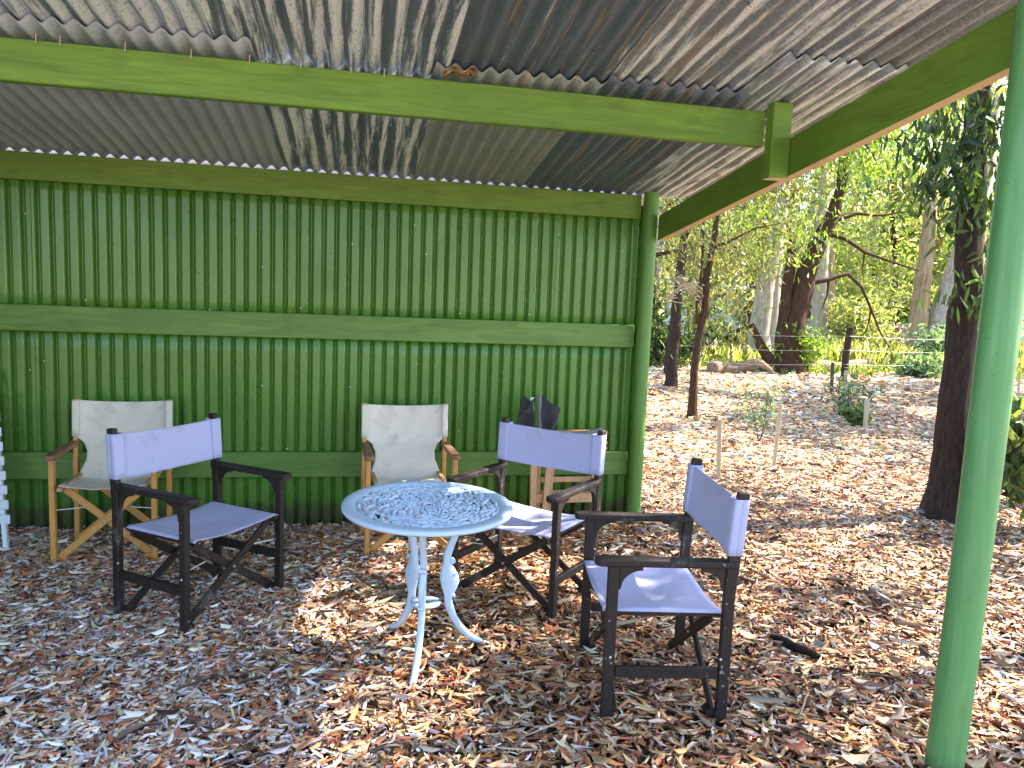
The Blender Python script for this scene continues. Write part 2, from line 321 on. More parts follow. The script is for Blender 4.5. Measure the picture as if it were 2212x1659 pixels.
litter('leaf_litter', 'dry tan and orange gum leaves scattered round the chairs and outside', 135000, reg_box(-.9, 6.6, 1.0, 6.4, lambda p: (~left(p)) & ((p[:, 1] < 4.75) | (p[:, 0] > 1.75))), 1.0, 6, WARM, .35, gain=1.22, flat=.9, tone=(1.04, .92, .82))
vis = lambda p: (p[:, 0] > .30*p[:, 1] - .2) & (p[:, 0] < .98*p[:, 1] + 1.5)
litter('leaf_litter', 'sunlit brown leaf carpet between the young trees', 75000, reg_box(1.8, 12, 6.3, 10.5, vis), 1.35, 7, WARM, .35, .03, gain=1.65, flat=.65, tone=(1.0, .97, .89))
litter('leaf_litter', 'far brown leaf carpet up to the grass', 48000, reg_box(3.5, 20, 10.4, 16.6, lambda p: vis(p) & (p[:, 1] + .18*p[:, 0] < 18.6 + .6*np.sin(p[:, 0]))), 2.2, 8, WARM, .3, .05, gain=1.65, flat=.65, tone=(1.0, .97, .89))

BIG = [3, 3, 2.5, 2.5, 4.5, 3, 1.5, .6, 4, 2.5, 1]
litter('leaf_litter', 'larger curled russet and straw gum leaves lying on top of the litter', 3000, reg_box(-2.4, 4.4, 1.0, 4.7, lambda p: (p[:, 0] < 1.8) | (p[:, 1] < 4.4)), 1.0, 15, BIG, 0, .012, gain=1.15, lmin=.055, lmax=.10, flat=1.1)
def twigs(n, region, seed):
    r = np.random.default_rng(seed); p = region(r, n); a = r.uniform(0, 2*PI, n); L = r.uniform(.05, .22, n)
    o = leaf_mesh('fallen_twigs', M_litter, np.stack([p[:, 0], p[:, 1], gz(p[:, 0], p[:, 1]) + .02 + .012*r.random(n)], 1), np.stack([np.cos(a), np.sin(a), r.normal(0, .06, n)], 1), np.stack([r.normal(0, .5, n), r.normal(0, .5, n), np.ones(n)], 1), L, r.uniform(.003, .007, n), r.normal(0, .06, n), np.array([(.3, .24, .18)])*r.uniform(.25, 1.7, (n, 1)), fold=.4)
    o['kind'] = 'stuff'; o['label'] = 'thin fallen twigs strewn over the leaf litter'; o['category'] = 'twigs'
twigs(1500, reg_box(-2.4, 6.5, 1.0, 6.5, None), 31)

# ------------------------------------------------------------------ the shelter
SH = thing('shelter', 'open-sided shelter with green corrugated wall, green posts and rusty iron roof', 'shelter', (0, 3.2, 0)); SO = (0, 3.2, 0)
YW = 4.68; ROOF = lambda y: 2.125 + .128*(YW - y)
PW = .0731
def rib(x):                                      # broad flat crests, narrow deep valleys
    k = (x/PW) % 1.0; d = abs(k - .5)*2         # 0 at the valley, 1 at the crest
    e = min(1, max(0, (d - .07)/.40)); e = e + .12*math.sin(2*PI*e)*-.5; return .5*.030*(2*e - 1)
def wall_sheet(x0, x1, z0, z1, dy, flip=0):
    n = int((x1-x0)/PW*16)
    mb = MB()
    def fn(u, v):
        x = x0 + (x1-x0)*u; 
        return (x, YW + .046 + dy - rib(x) + .003*math.sin(x*2.3), z0 + (z1-z0)*v)
    mb.grid(fn, n, 6); o = mb.build('wall_sheet', M_wall, SH, SO); solidify(o, .0012); return o
seams = [-3.26, -2.50, -1.735, -.945, -.18, .53, 1.25, 1.83]
wsheets = []
for i in range(len(seams)-1):
    wsheets.append(wall_sheet(seams[i]-.012, seams[i+1]+.02, 1.22, 2.06, .0015 + .0026*(i % 2)))
    wsheets.append(wall_sheet(seams[i]-.012, seams[i+1]+.02, -.02, 1.27, .009 + .0026*(i % 2)))
for a in range(4):  # unseen left end wall, added to darken the left-facing rib flanks
    y0, y1 = 1.93 + .69*a, 1.95 + .69*(a+1); mb = MB()
    mb.grid(lambda u, v: (-3.27 - .002*(a % 2) - rib(y0+(y1-y0)*u), y0+(y1-y0)*u, -.02 + (ROOF(y0+(y1-y0)*u)-.02+.02)*v), 150, 4); solidify(mb.build('wall_sheet', M_wall, SH, SO), .0012)
for x, z in [(-1.86, 1.79), (-1.5, 1.33), (-.99, 1.32), (-.86, 1.3), (-1.83, .93), (-1.72, .98), (-.62, .48), (-.42, .48), (-.33, 1.33), (-.05, 1.72), (.28, 1.85), (.33, 1.68), (-.6, 1.56), (.62, 1.33), (1.05, 1.34), (-.1, .86), (-.58, .86)]:
    mb = MB(); xx = (round(x/PW) + .75)*PW; mb.ball((xx, YW+.034, z), .0055, 0, 5, (1, .6, 1)); k = int(np.searchsorted(seams, xx))-1
    mb.build('screw_head', M_steel, wsheets[2*k + (1 if z < 1.22 else 0)], SO)
def beam(name, x0, x1, z0, z1, y, th=.04, mat=M_beam):
    mb = MB(); mb.bar((x0, y + th/2, (z0+z1)/2), (x1, y + th/2, (z0+z1)/2), th, z1-z0, (0, 1, 0), .004); return mb.build(name, mat, SH, SO)
beam('eave_beam', -3.3, 1.77, 1.968, 2.116, YW-.005); beam('eave_fascia', -3.3, 1.9, 2.04, 2.172, YW+.085, .022, M_fascia)  # fascia added behind the eave gaps to hold back bright sky
beam('wall_rail', -3.3, 1.772, 1.15, 1.296, YW-.004, .04, M_rail); beam('wall_rail', -3.3, 1.775, .312, .466, YW-.004, .04, M_rail)
pur = beam('purlin', -3.3, 1.768, 2.146, 2.298, 3.2, .045)
mb = MB(); mb.tube([(1.815, 4.625, -.1), (1.815, 4.625, .8), (1.815, 4.625, 1.6), (1.815, 4.625, 2.128)], [.047]*4, 28); mb.build('corner_post', M_cpost, SH, SO)
mb = MB(); mb.tube([(-3.25, 4.625, -.1), (-3.25, 4.625, 2.12)], [.047]*2, 24); mb.build('corner_post', M_cpost, SH, SO)
mb = MB(); zz = np.linspace(-.1, 2.42, 16); PX = lambda z: 1.817 + .0285*z - .0043*z*z + .0015*math.sin(z*3)
mb.tube([(PX(z), 1.905, z) for z in zz], [.0535+.0007*math.sin(z*5) for z in zz], 36); fp = mb.build('front_post', M_post, SH, SO)
# drying cracks in the front post: skin strips coloured as the shade inside
Mcrack = simple('crack_shadow_timber', (.012, .03, .014), .9)
def crack(pts, w):
    mb = MB(); vs = []; 
    for (a, z), k in zip(pts, range(len(pts))):
        ww = w*math.sin(PI*(k+.4)/(len(pts)-.2))
        for s in (-1, 1): vs.append((PX(z)+.0545*math.cos(a+s*ww/.054), 1.905+.0545*math.sin(a+s*ww/.054), z))
    mb.add(vs, [(2*i, 2*i+1, 2*i+3, 2*i+2) for i in range(len(pts)-1)]); solidify(mb.build('crack', Mcrack, fp, (0, 0, 0)), .002, 0)
A0 = math.atan2(-1.905, -1.885)
crack([(A0+.36+.05*math.sin(k*1.3)-.012*k, 1.9-.09*k) for k in range(13)], .0021)
crack([(A0+.22+.04*math.sin(k*1.1)-.01*k, .92-.07*k) for k in range(12)], .0020)
for a, z, l in [(-.05, 1.55, .5), (.1, 1.36, .45), (-.25, 1.24, .4), (.2, .78, .3), (.3, 1.72, .3)]:
    crack([(A0+a+l*k/6, z+.004*math.sin(k*2)+.006*k) for k in range(7)], .0022)
mb = MB(); mb.tube([(-3.25, 1.905, -.1), (-3.25, 1.905, 2.4)], [.06]*2, 24); mb.build('front_post', M_post, SH, SO)
# rafter on the right edge: painted sides, raw underside
def rafter(x0):
    mb = MB(); y0, y1 = 4.60, 1.90; sl = .132; zt = lambda y: 1.985 + sl*(4.62-y); zb = lambda y: 1.830 + .1245*(4.62-y)
    vs = [(x, y, z(y)) for y in (y0, y1) for x, z in ((x0, zb), (x0+.045, zb), (x0+.045, zt), (x0, zt))]
    mb.add(vs, [(0, 1, 2, 3), (7, 6, 5, 4), (0, 3, 7, 4), (1, 5, 6, 2), (3, 2, 6, 7)], 0); mb.add(vs, [(0, 4, 5, 1)], 1)
    return mb.build('rafter', [M_rafter, M_raw], SH, SO)
rafter(1.862); rafter(-3.31)
mb = MB(); mb.bar((1.815, 3.165, 2.005), (1.815, 3.165, 2.326), .09, .062, (1, 0, 0), .003); mb.build('cleat', M_beam, SH, SO)
mb = MB(); mb.bar((1.815, 3.165, 2.0015), (1.815, 3.165, 2.0045), .086, .058, (1, 0, 0), .001); mb.build('cleat_end', M_raw, SH, SO)
# roof sheets (corrugations run down the slope)
PR = .0718
def roof_sheet(x0, x1, y0, y1, mat, dz, ragged=0, edge=None):
    n = int((x1-x0)/PR*10); mb = MB(); rr = random.Random(int(x0*100))
    def fn(u, v):
        x = x0 + (x1-x0)*u; y = y0 + (y1-y0)*v
        if v == 0 and ragged: y += ragged*math.sin(x*37)*math.sin(x*11)
        if edge and u == 1: x += edge*(math.sin(y*9)*.5 + math.sin(y*23)*.5)
        return (x, y, ROOF(y) + dz + .012 + .0118*math.sin(2*PI*x/PR) + .004*math.sin(y*1.9 + x))
    mb.grid(fn, n, 14); o = mb.build('roof_sheet', mat, SH, SO); solidify(o, .0014); return o
LO = [(-3.4, -2.62, G_plain, 3.09), (-2.66, -1.86, G_plain, 3.09), (-1.90, -1.12, G_plain, 3.09), (-1.15, -.392, G_plain, 3.09), (-.42, .335, G_white, 3.24), (.30, 1.045, G_olive, 3.142), (1.01, 1.64, G_dark, 3.10), (1.60, 2.14, G_mott, 2.75)]
for i, (x0, x1, m, ye) in enumerate(LO): roof_sheet(x0, x1, ye, 4.742, m, .003*(i % 2), .004 if i > 4 else .001, .012 if i == 7 else None)
UP = [(-3.4, -2.62, G_whiter), (-2.66, -1.9, G_dark), (-1.93, -1.17, G_whiter), (-1.2, -.50, G_whiter), (-.53, .36, G_white), (.33, 1.06, G_dark), (1.02, 1.46, G_rust), (1.43, 1.90, G_mott), (1.86, 2.5, G_grey)]
for i, (x0, x1, m) in enumerate(UP): roof_sheet(x0, x1, 1.25, 3.36, m, .016 + .003*(i % 2))
mb = MB(); mb.grid(lambda u, v: (.335+.13*u, 3.135+.075*v+.012*math.sin(u*17), ROOF(3.17)-.128*(.075*v-.03)+.0075+.0098*math.sin(2*PI*(.335+.13*u)/PR)), 20, 5); solidify(mb.build('rusted_flashing', M_rust, SH, SO), .001)
for x in (-1.15, -1.07, -.85, -.62, -.41, -.22, -.03, .1):
    mb = MB(); mb.tube([(x, 3.192, 2.285), (x+.002, 3.19, 2.318)], [.0022, .0018], 6); mb.build('nail', M_nail, pur, SO)

# ------------------------------------------------------------------ director's chairs
def chair(kind):
    dark = kind == 'dark'
    w, d, hb, ha, hs = (.585, .44, .822, .572, .392) if dark else (.505, .42, .80, .565, .415)
    fr = M_dark if dark else M_teak
    t = thing('director_chair', '-', 'chair')
    X = w/2 - .016
    for s in (-1, 1):
        mb = MB(); mb.bar((s*X, -d/2+.02, 0), (s*X, -d/2+.02, ha-.012), .029 if dark else .026, .037 if dark else .036, (1, 0, 0)); mb.build('front_leg', fr, t)
        mb = MB(); mb.bar((s*X, d/2-.02, 0), (s*X, d/2-.02, ha-.1), .029 if dark else .026, .037 if dark else .036, (1, 0, 0)); mb.bar((s*X, d/2-.0205, ha-.105), (s*X, d/2+.005, hb), .027 if dark else .024, .040 if dark else .032, (1, 0, 0)); mb.build('back_post', fr, t)
        # armrest: plan outline with rounded nose
        o = []; hw = .028 if dark else .027; y0 = -d/2-.045; y1 = d/2 - (.0 if dark else .05)
        for k in range(9): a = PI + PI*k/8; o.append((s*(X-.004) + hw*math.cos(a), y0+.022 + .022*math.sin(a)))
        o += [(s*(X-.004)+hw*.8, y1), (s*(X-.004)-hw*.8, y1)]
        mb = MB(); mb.prism(o, (0, 0, ha), (1, 0, 0), (0, 1, 0), .026); a = mb.build('armrest', fr if dark else M_arm, t)
        bv = a.modifiers.new('soft', 'BEVEL'); bv.width = .006; bv.segments = 2; bv.limit_method = 'ANGLE'
        if dark:
            for yy, sg in ((-d/2+.041, 1), (d/2-.041, -1)):
                g = [(0, 0), (.078*sg, 0)] + [(sg*(.006 + .072*(1-math.sin(q*PI/2/6))), -.012-.062*(1-math.cos(q*PI/2/6))) for q in range(0, 7)] + [(0, -.082)]
                mb = MB(); mb.prism(g, (s*X, yy, ha-.0145), (0, 1, 0), (0, 0, 1), .018); mb.build('arm_bracket', fr, t)
            mb = MB(); mb.bar((s*(X), -d/2+.042, .185), (s*X, d/2-.042, .185), .022, .038, (1, 0, 0)); mb.build('side_stretcher', fr, t)
        # seat rail held by the crossed braces
        mb = MB(); mb.bar((s*(X-.045), -d/2-(.0 if dark else .03), hs-.012), (s*(X-.045), d/2-.03, hs-.012), .024, .020, (1, 0, 0)); mb.build('seat_rail', fr if dark else M_oldteak, t)
        for yy in (-d/2+.046, d/2-.052):
            mb = MB(); mb.bar((s*(X-.030), yy-.016, .03), (s*(X-.030), yy+.016, .03), .05, .026, (1, 0, 0)); mb.build('foot_block', fr, t)
        # light metal stays
        mb = MB(); mb.tube([(s*(X-.01), -d/2+.03, hs-.13), (s*(X-.14), -d/2+.055, hs-.125)], [.0035]*2, 8); mb.build('stay_rod', M_steel, t)
        for yy in (-d/2+.03, d/2-.03):
            mb = MB(); mb.ball((s*(X+.0145), yy-.008, .24), .0055, 0, 5); mb.build('bolt', M_steel, t)
    for yy in (-d/2+.046, d/2-.052):
        for s in (-1, 1):
            mb = MB(); mb.bar((s*(X-.012), yy+s*.0075, .028), (-s*(X-.05), yy+s*.0075, hs-.026), .036, .0145, (0, 0, 1)); mb.build('cross_brace', fr, t)
        mb = MB(); zc = .5*(hs+.0); mb.tube([(0, yy-.02, .209), (0, yy+.02, .209)], [.006]*2, 8); mb.build('pivot_bolt', M_steel, t)
    if dark:
        # back band wrapped round the posts, seat pulled tight between the rails
        z0, z1 = ha+.035, hb-.022; mb = MB(); yb = d/2-.015
        def band(u, v):
            s = 2*u-1; x = s*(X+.0165); sag = .028*(1-s*s)*(.55+.45*v); lo = z0 - .008*(1-s*s) + (.02*(1-v) if False else 0); hi = z1 - .012*(1-s*s)
            z = lo + (hi-lo)*v; e = .004*math.sin(5*v+3*s)*(1-s*s); return (x, yb - .022 + .016*(z-ha)/.25 + sag + e + (.003 if abs(s) > .86 else 0), z)
        mb.grid(band, 40, 14); b = mb.build('back_canvas', M_lav, t); solidify(b, .003)
        for s in (-1, 1):
            mb = MB(); rr = []
            xo, xi = X+.0185, X-.035
            def sl(u, v, s=s):
                z = z0 + (z1-z0)*v; yc = yb + .016*(z-ha)/.25 - .001; a = u*2*PI
                xx = (xo+xi)/2 + (xo-xi)/2*max(-1, min(1, 1.6*math.cos(a))); yy = yc + .025*max(-1, min(1, 1.25*math.sin(a)))
                return (s*xx, yy, z)
            mb.grid(sl, 24, 6); solidify(mb.build('canvas_sleeve', M_lav, t), .002)
        mb = MB()
        def seat(u, v):
            s = 2*u-1; q = v; x = s*(X-.030); y = -d/2-.004 + (d-.028)*q; z = hs+.004 - .020*(1-s*s)*(1-.2*math.cos(2*PI*q)) + .0022*math.sin(9*q+4*s)*(1-s*s)
            if abs(s) > .97: z -= .010
            return (x, y, z)
        mb.grid(seat, 36, 20); solidify(mb.build('seat_canvas', M_lav, t), .003)
    else:
        # one sling: back panel, cut-in waist behind the arms, seat
        P = [(d/2+.0, hb-.004, X+.012), (d/2-.006, hb-.07, X+.012), (d/2-.012, hb-.15, X+.012), (d/2-.018, hb-.20, X+.012), (d/2-.02, hb-.205, X-.004), (d/2-.03, hb-.235, X-.042), (d/2-.045, hb-.28, X-.062), (d/2-.06, hb-.325, X-.062), (d/2-.085, hb-.365, X-.046), (d/2-.125, hs-.018, X-.034), (d/2-.2, hs-.020, X-.034), (-.02, hs-.012, X-.034), (-d/2+.09, hs-.004, X-.034), (-d/2-.01, hs+.004, X-.034)]
        n = len(P)-1; mb = MB()
        def sling(u, v):
            k = v*n; i = min(int(k), n-1); f = k-i; a, b = P[i], P[i+1]; y, z, hw = (a[j]+(b[j]-a[j])*f for j in range(3)); s = 2*u-1
            back = max(0, min(1, (z-hs)/.15)); sag = (1-s*s)
            y2 = y + .03*sag*back; z2 = z - .022*sag*(1-back) - .014*sag*max(0, 1-v*6); w2 = .0025*math.sin(11*s+20*v)*sag
            if back == 0 and abs(s) > .95: z2 += .004
            return (s*hw, y2+w2*back, z2+w2*(1-back))
        mb.grid(sling, 32, 52); solidify(mb.build('sling_canvas', M_beige, t), .003)
        for s in (-1, 1):
            mb = MB(); mb.grid(lambda u, v, s=s: (s*(X + .016*max(-1, min(1, 1.5*math.cos(2*PI*u)))), d/2+.001-.012*(1-v) + .0205*max(-1, min(1, 1.3*math.sin(2*PI*u))), hb-.2+.194*v), 20, 5); solidify(mb.build('canvas_sleeve', M_beige, t), .002)
    return t
dk = chair('dark'); GRP = 'dark folding chairs with lavender canvas'
dk.location = (-.657, 3.574, -.008); dk.rotation_euler = (0, 0, .926); dk['label'] = 'dark timber director chair with lavender canvas in front of the left wooden chair'; dk['group'] = GRP
dup(dk, (.832, 3.525, -.008), -.76, 'dark timber director chair with lavender canvas between round table and corner post', GRP)
dup(dk, (1.113, 2.607, -.008), -1.732, 'nearest dark timber director chair, sideways on, half in sunlight', GRP)
wd = chair('wood'); GRW = 'honey timber folding chairs with off-white canvas'
wd.location = (-1.238, 4.33, -.006); wd.rotation_euler = (0, 0, .032); wd['label'] = 'honey timber director chair with stained off-white sling, partly hidden behind the lavender chair'; wd['group'] = GRW
dup(wd, (.315, 4.30, -.006), .046, 'honey timber director chair with off-white sling standing behind the round table', GRW)

# folded chair leaning on the wall behind the dark chair
fc = thing('folded_chair', 'folded timber director chair with black canvas leaning on the green wall', 'chair', (1.10, 4.46, 0), .03)
for k, (dx, dy, ln) in enumerate(((0, 0, 0), (.045, .075, .012))):
    lean = .12
    m = M_oldteak; yb = lambda z, dy=dy: dy + lean*z*.9
    for x, hgt, nm in ((0+dx, .62, 'back_post'), (.40+dx, .60, 'front_leg')):
        mb = MB(); mb.bar((x, yb(0), 0), (x, yb(hgt), hgt), .04, .026, (1, 0, 0)); mb.build(nm, m, fc)
    mb = MB(); mb.bar((-.02+dx, yb(.605), .605), (.46+dx, yb(.605), .605), .05, .024, (0, 1, 0)); mb.build('armrest', M_gcanvas if k == 0 else m, fc)
    for z in (.215, .30 if k else .19):
        mb = MB(); mb.bar((.02+dx, yb(z), z+.01), (.39+dx, yb(z), z+.01), .02, .034, (0, 1, 0)); mb.build('side_stretcher', m, fc)
    mb = MB(); mb.bar((.06+dx, yb(.02)-.02, .03), (.10+dx, yb(.5)-.02, .52), .034, .018, (1, 0, 0)); mb.build('cross_brace', m, fc)
def flap(tl, tr, br, bl, mat, y0, k):
    def fn(u, v):
        q = [(tl[i]*(1-u)+tr[i]*u)*(1-v) + (bl[i]*(1-u)+br[i]*u)*v for i in (0, 1)]
        return (q[0], y0 - .05*v + .014*math.sin(5*u+k) + .009*math.sin(9*v+6*u+k), q[1] + .006*math.sin(8*u+k))
    mb = MB(); mb.grid(fn, 16, 14); solidify(mb.build('back_canvas', mat, fc), .003)
flap((-.085, .79), (-.012, .825), (.0, .56), (-.15, .58), M_black, .075, 0)
flap((-.06, .845), (-.015, .80), (-.02, .74), (-.10, .74), M_black, .10, 2)
flap((.035, .855), (.165, .762), (.105, .60), (.045, .58), M_black, .07, 1)
mb = MB(); mb.grid(lambda u, v: (.09+.36*u, .02+.04*v-.02*math.sin(u*5), .585+.045*v+.02*u*v-.02*math.sin(u*PI)), 16, 5); solidify(mb.build('seat_canvas', M_gcanvas, fc), .004)
mb = MB(); mb.tube([(-.004, .055, .55), (-.02, .075, .835)], [.012]*2, 10); mb.build('canvas_sleeve', M_white, fc); mb = MB(); mb.tube([(.042, .055, .55), (.028, .075, .862)], [.012]*2, 10); mb.build('canvas_sleeve', M_gcanvas, fc)
for z in (.555, .52):
    mb = MB(); mb.tube([(.43, .05, z), (.475, .045, z)], [.011]*2, 10); mb.build('rail_end', B_pale, fc)

# white slatted folding chair at the left edge of the frame
ws = thing('slatted_chair', 'white slatted folding chair leaning on the wall at the far left', 'chair', (-1.82, 4.41, 0), .0)
for x in (-.42, -.02):
    mb = MB(); mb.bar((x+.055, -.03, 0), (x-.10, .24, .92), .022, .034, (1, 0, 0)); mb.build('side_rail', M_white, ws)
for k in range(9):
    z = .16 + .075*k; sx = -.168*z; mb = MB(); mb.bar((-.43+sx+.055, .262*z-.045+.0, z), (.018+sx+.055, .262*z-.045, z), .012, .05, (0, 1, .0), .003); mb.build('slat', M_white, ws)
mb = MB(); mb.bar((-.47, -.06, .0), (-.56, .23, .80), .022, .03, (1, 0, 0)); mb.build('back_leg', M_white, ws)

# ------------------------------------------------------------------ cast metal table
TB = thing('round_table', 'round pale blue cast metal bistro table with pierced floral top', 'table', (.300, 2.955, 0), 0)
TR, TZ = .337, .612
til = Matrix.Rotation(math.radians(2.2), 4, 'X') @ Matrix.Rotation(math.radians(.4), 4, 'Y')
def tilt(p): v = til @ Vector((p[0], p[1], p[2]-TZ)); return (v.x, v.y, v.z+TZ)
def pat(r, a):
    """cast floral relief: eight petals of scrolls"""
    k = r/TR; p = math.cos(8*a + 11*math.sin(k*11)) * .45 + math.cos(24*a - k*40)*.36 + math.sin(k*74 + 4*math.cos(12*a))*.45 + math.cos(40*a+k*80)*.26
    return p
NR, NA = 104, 440; R1 = .284
mb = MB(); vs = []; hole = {}
for i in range(NR+1):
    r = .012 + (R1-.012)*i/NR
    for j in range(NA):
        a = 2*PI*j/NA; h = pat(r, a); e = min(1, i/4, (NR-i)/3); b = (1/(1+math.exp(-7*h)) - .5)*.0095*e
        if r < .05: b = .002*math.cos(r*300)
        hole[i, j] = h < -.50 and e == 1 and r > .05
        vs.append(tilt((r*math.cos(a), r*math.sin(a), TZ-.0035+b)))
fs = [(i*NA+j, (i+1)*NA+j, (i+1)*NA+(j+1) % NA, i*NA+(j+1) % NA) for i in range(NR) for j in range(NA) if not (hole[i, j] or hole[i+1, j])]
mb.add(vs, fs, 0, True); solidify(mb.build('pierced_panel', M_cast, TB), .003, -1)
pr = [(R1-.004, -.008), (R1, -.003), (R1+.004, .000), (TR-.012, .0005), (TR-.003, -.002), (TR, -.007), (TR-.0005, -.015), (TR-.004, -.019), (TR-.008, -.016), (TR-.012, -.014), (R1, -.012)]
mb = MB(); vs = []; NA2 = 120
for j in range(NA2):
    a = 2*PI*j/NA2
    for r, z in pr: vs.append(tilt((r*math.cos(a), r*math.sin(a), TZ+z)))
n = len(pr); mb.add(vs, [(j*n+i, ((j+1) % NA2)*n+i, ((j+1) % NA2)*n+(i+1) % n, j*n+(i+1) % n) for j in range(NA2) for i in range(n)], 0, True); mb.build('rim', M_cast, TB)
def cleg(az):
    ca, sa = math.cos(az), math.sin(az); U = (ca, sa, 0); T = (-sa, ca, 0)
    cl = [(.155, .600, .016), (.142, .56, .014), (.122, .50, .013), (.104, .44, .013), (.094, .40, .014), (.088, .37, .017), (.090, .34, .034), (.094, .31, .048), (.098, .28, .050), (.098, .25, .036), (.098, .225, .020), (.103, .19, .015), (.118, .14, .013), (.145, .09, .012), (.188, .045, .011), (.235, .018, .010), (.278, .004, .008), (.292, -.006, .004)]
    L = []; Rr = []
    for i, (r, z, hw) in enumerate(cl):
        a = cl[max(i-1, 0)]; b = cl[min(i+1, len(cl)-1)]; dx, dz = b[0]-a[0], b[1]-a[1]; q = math.hypot(dx, dz); nx, nz = -dz/q, dx/q
        bias = .35 if .2 < z < .38 else 1
        hw *= 1.12; r -= .02*max(0, 1-abs(z-.30)/.2); L.append((r+nx*hw, z+nz*hw)); Rr.append((r-nx*hw*bias, z-nz*hw*bias))
    mb = MB(); n = len(cl); th = .0115; vs = []
    for sgn in (-1, 1):
        for (a, b), (c, e) in zip(L, Rr):
            for f in (0, .12, .5, .88, 1):
                rr, zz = a+(c-a)*f, b+(e-b)*f; t2 = th*(1 if .1 < f < .9 else .55) + (.0025 if f == .5 else 0); vs.append((ca*rr-sa*t2*sgn, sa*rr+ca*t2*sgn, zz))
    fs = []
    for g in (0, 1):
        o = g*n*5
        for i in range(n-1):
            for k in range(4):
                f = (o+i*5+k, o+i*5+k+1, o+(i+1)*5+k+1, o+(i+1)*5+k); fs.append(f if g else f[::-1])
    for i in range(n-1):
        for k in (0, 4):
            p, q = i*5+k, (i+1)*5+k; f = (p, q, q+n*5, p+n*5); fs.append(f if k else f[::-1])
    fs += [tuple(range(5)) + tuple(range(n*5+4, n*5-1, -1))]
    mb.add(vs, fs, 0, True)
    for r, z, q in ((.106, .372, .010), (.094, .235, .008), (.116, .225, .006), (.112, .315, .008), (.098, .288, .010)):
        mb.tube([(ca*r-sa*.0135, sa*r+ca*.0135, z), (ca*r+sa*.0135, sa*r-ca*.0135, z)], [q, q], 12)
    for z in (.365, .18): mb.ball((ca*(.097 if z > .3 else .108), sa*(.097 if z > .3 else .108), z), .010, 0, 6)
    return mb.build('leg', M_cast, TB)
for az in (-104, 6, 122): cleg(math.radians(az))
mb = MB(); ring = [(.022, -.004), (.022, .004), (.042, .005), (.060, .003), (.060, -.004)]; vs = []
for j in range(48):
    a = 2*PI*j/48
    for r, z in ring: vs.append((r*math.cos(a), r*math.sin(a), .205+z))
mb.add(vs, [(j*5+i, ((j+1) % 48)*5+i, ((j+1) % 48)*5+(i+1) % 5, j*5+(i+1) % 5) for j in range(48) for i in range(5)], 0, True); mb.build('tie_ring', M_cast, TB)

# dark strip of bark lying by the nearest chair
mb = MB(); p0, p1 = gnd(1663, 1384), gnd(1772, 1432); pts = [p0 + (p1-p0)*k/6 + np.array([.006*math.sin(k*1.4), .01*math.sin(k*.8), .022]) for k in range(7)]
mb.tube(pts, [.010, .017, .02, .019, .018, .015, .008], 8, 0, .18); tag(mb.build('bark_strip', B_dark), 'dark curved strip of bark lying on the litter beside the nearest chair', 'bark')

# ------------------------------------------------------------------ trees and plants
def limb_path(p, d, ln, seg, droop, wob):
    pts = [Vector(p)]; d = Vector(d).normalized()
    for k in range(seg):
        d = (d + Vector((random.gauss(0, wob), random.gauss(0, wob), random.gauss(0, wob)-droop))).normalized(); pts.append(pts[-1] + d*ln/seg)
    return pts
GUM = np.array([(.06, .095, .026), (.09, .125, .036), (.12, .15, .045), (.05, .075, .03), (.15, .17, .07)])*1.35
LIME = np.array([(.13, .20, .03), (.17, .24, .035), (.10, .17, .03), (.20, .26, .05)])*1.35
OLIVE = np.array([(.13, .125, .055), (.16, .14, .07), (.10, .115, .045), (.20, .17, .10), (.085, .10, .035)])*1.35
BLUE = np.array([(.12, .19, .13), (.16, .24, .17), (.09, .15, .10), (.20, .27, .17)])
YEL = np.array([(.24, .26, .10), (.30, .30, .14), (.19, .21, .08), (.33, .32, .19), (.15, .16, .07)])*1.35
DARKG = np.array([(.035, .065, .022), (.05, .085, .025), (.07, .11, .03), (.03, .055, .03)])
def crown(name, root, clusters, per, size, pal, off, mat=M_leaf, droop=.7, spread=.35, wr=.22, seed=0, flat=1.0):
    r = np.random.default_rng(seed); n = len(clusters)*per; c = np.repeat(np.array([tuple(q) for q in clusters]), per, 0)
    sp = np.repeat(r.uniform(.6, 1.35, len(clusters)), per)[:, None]*spread
    pos = c + r.normal(0, 1, (n, 3))*sp*np.array([1, 1, .75*flat]); pos[:, 2] = np.maximum(pos[:, 2], .03)
    ax = r.normal(0, .75, (n, 3)); ax[:, 2] -= droop*1.4; no = r.normal(0, 1, (n, 3))
    L = size*r.uniform(.6, 1.3, n); Wd = L*wr*r.uniform(.75, 1.3, n)
    tone = np.repeat(r.uniform(.65, 1.35, len(clusters)), per)[:, None]
    col = np.clip(pal[r.integers(0, len(pal), n)]*tone*r.uniform(.75, 1.25, (n, 1)), .008, .6)
    return leaf_mesh(name, mat, pos, ax, no, L, Wd, r.normal(.05, .1, n), col, root, off)
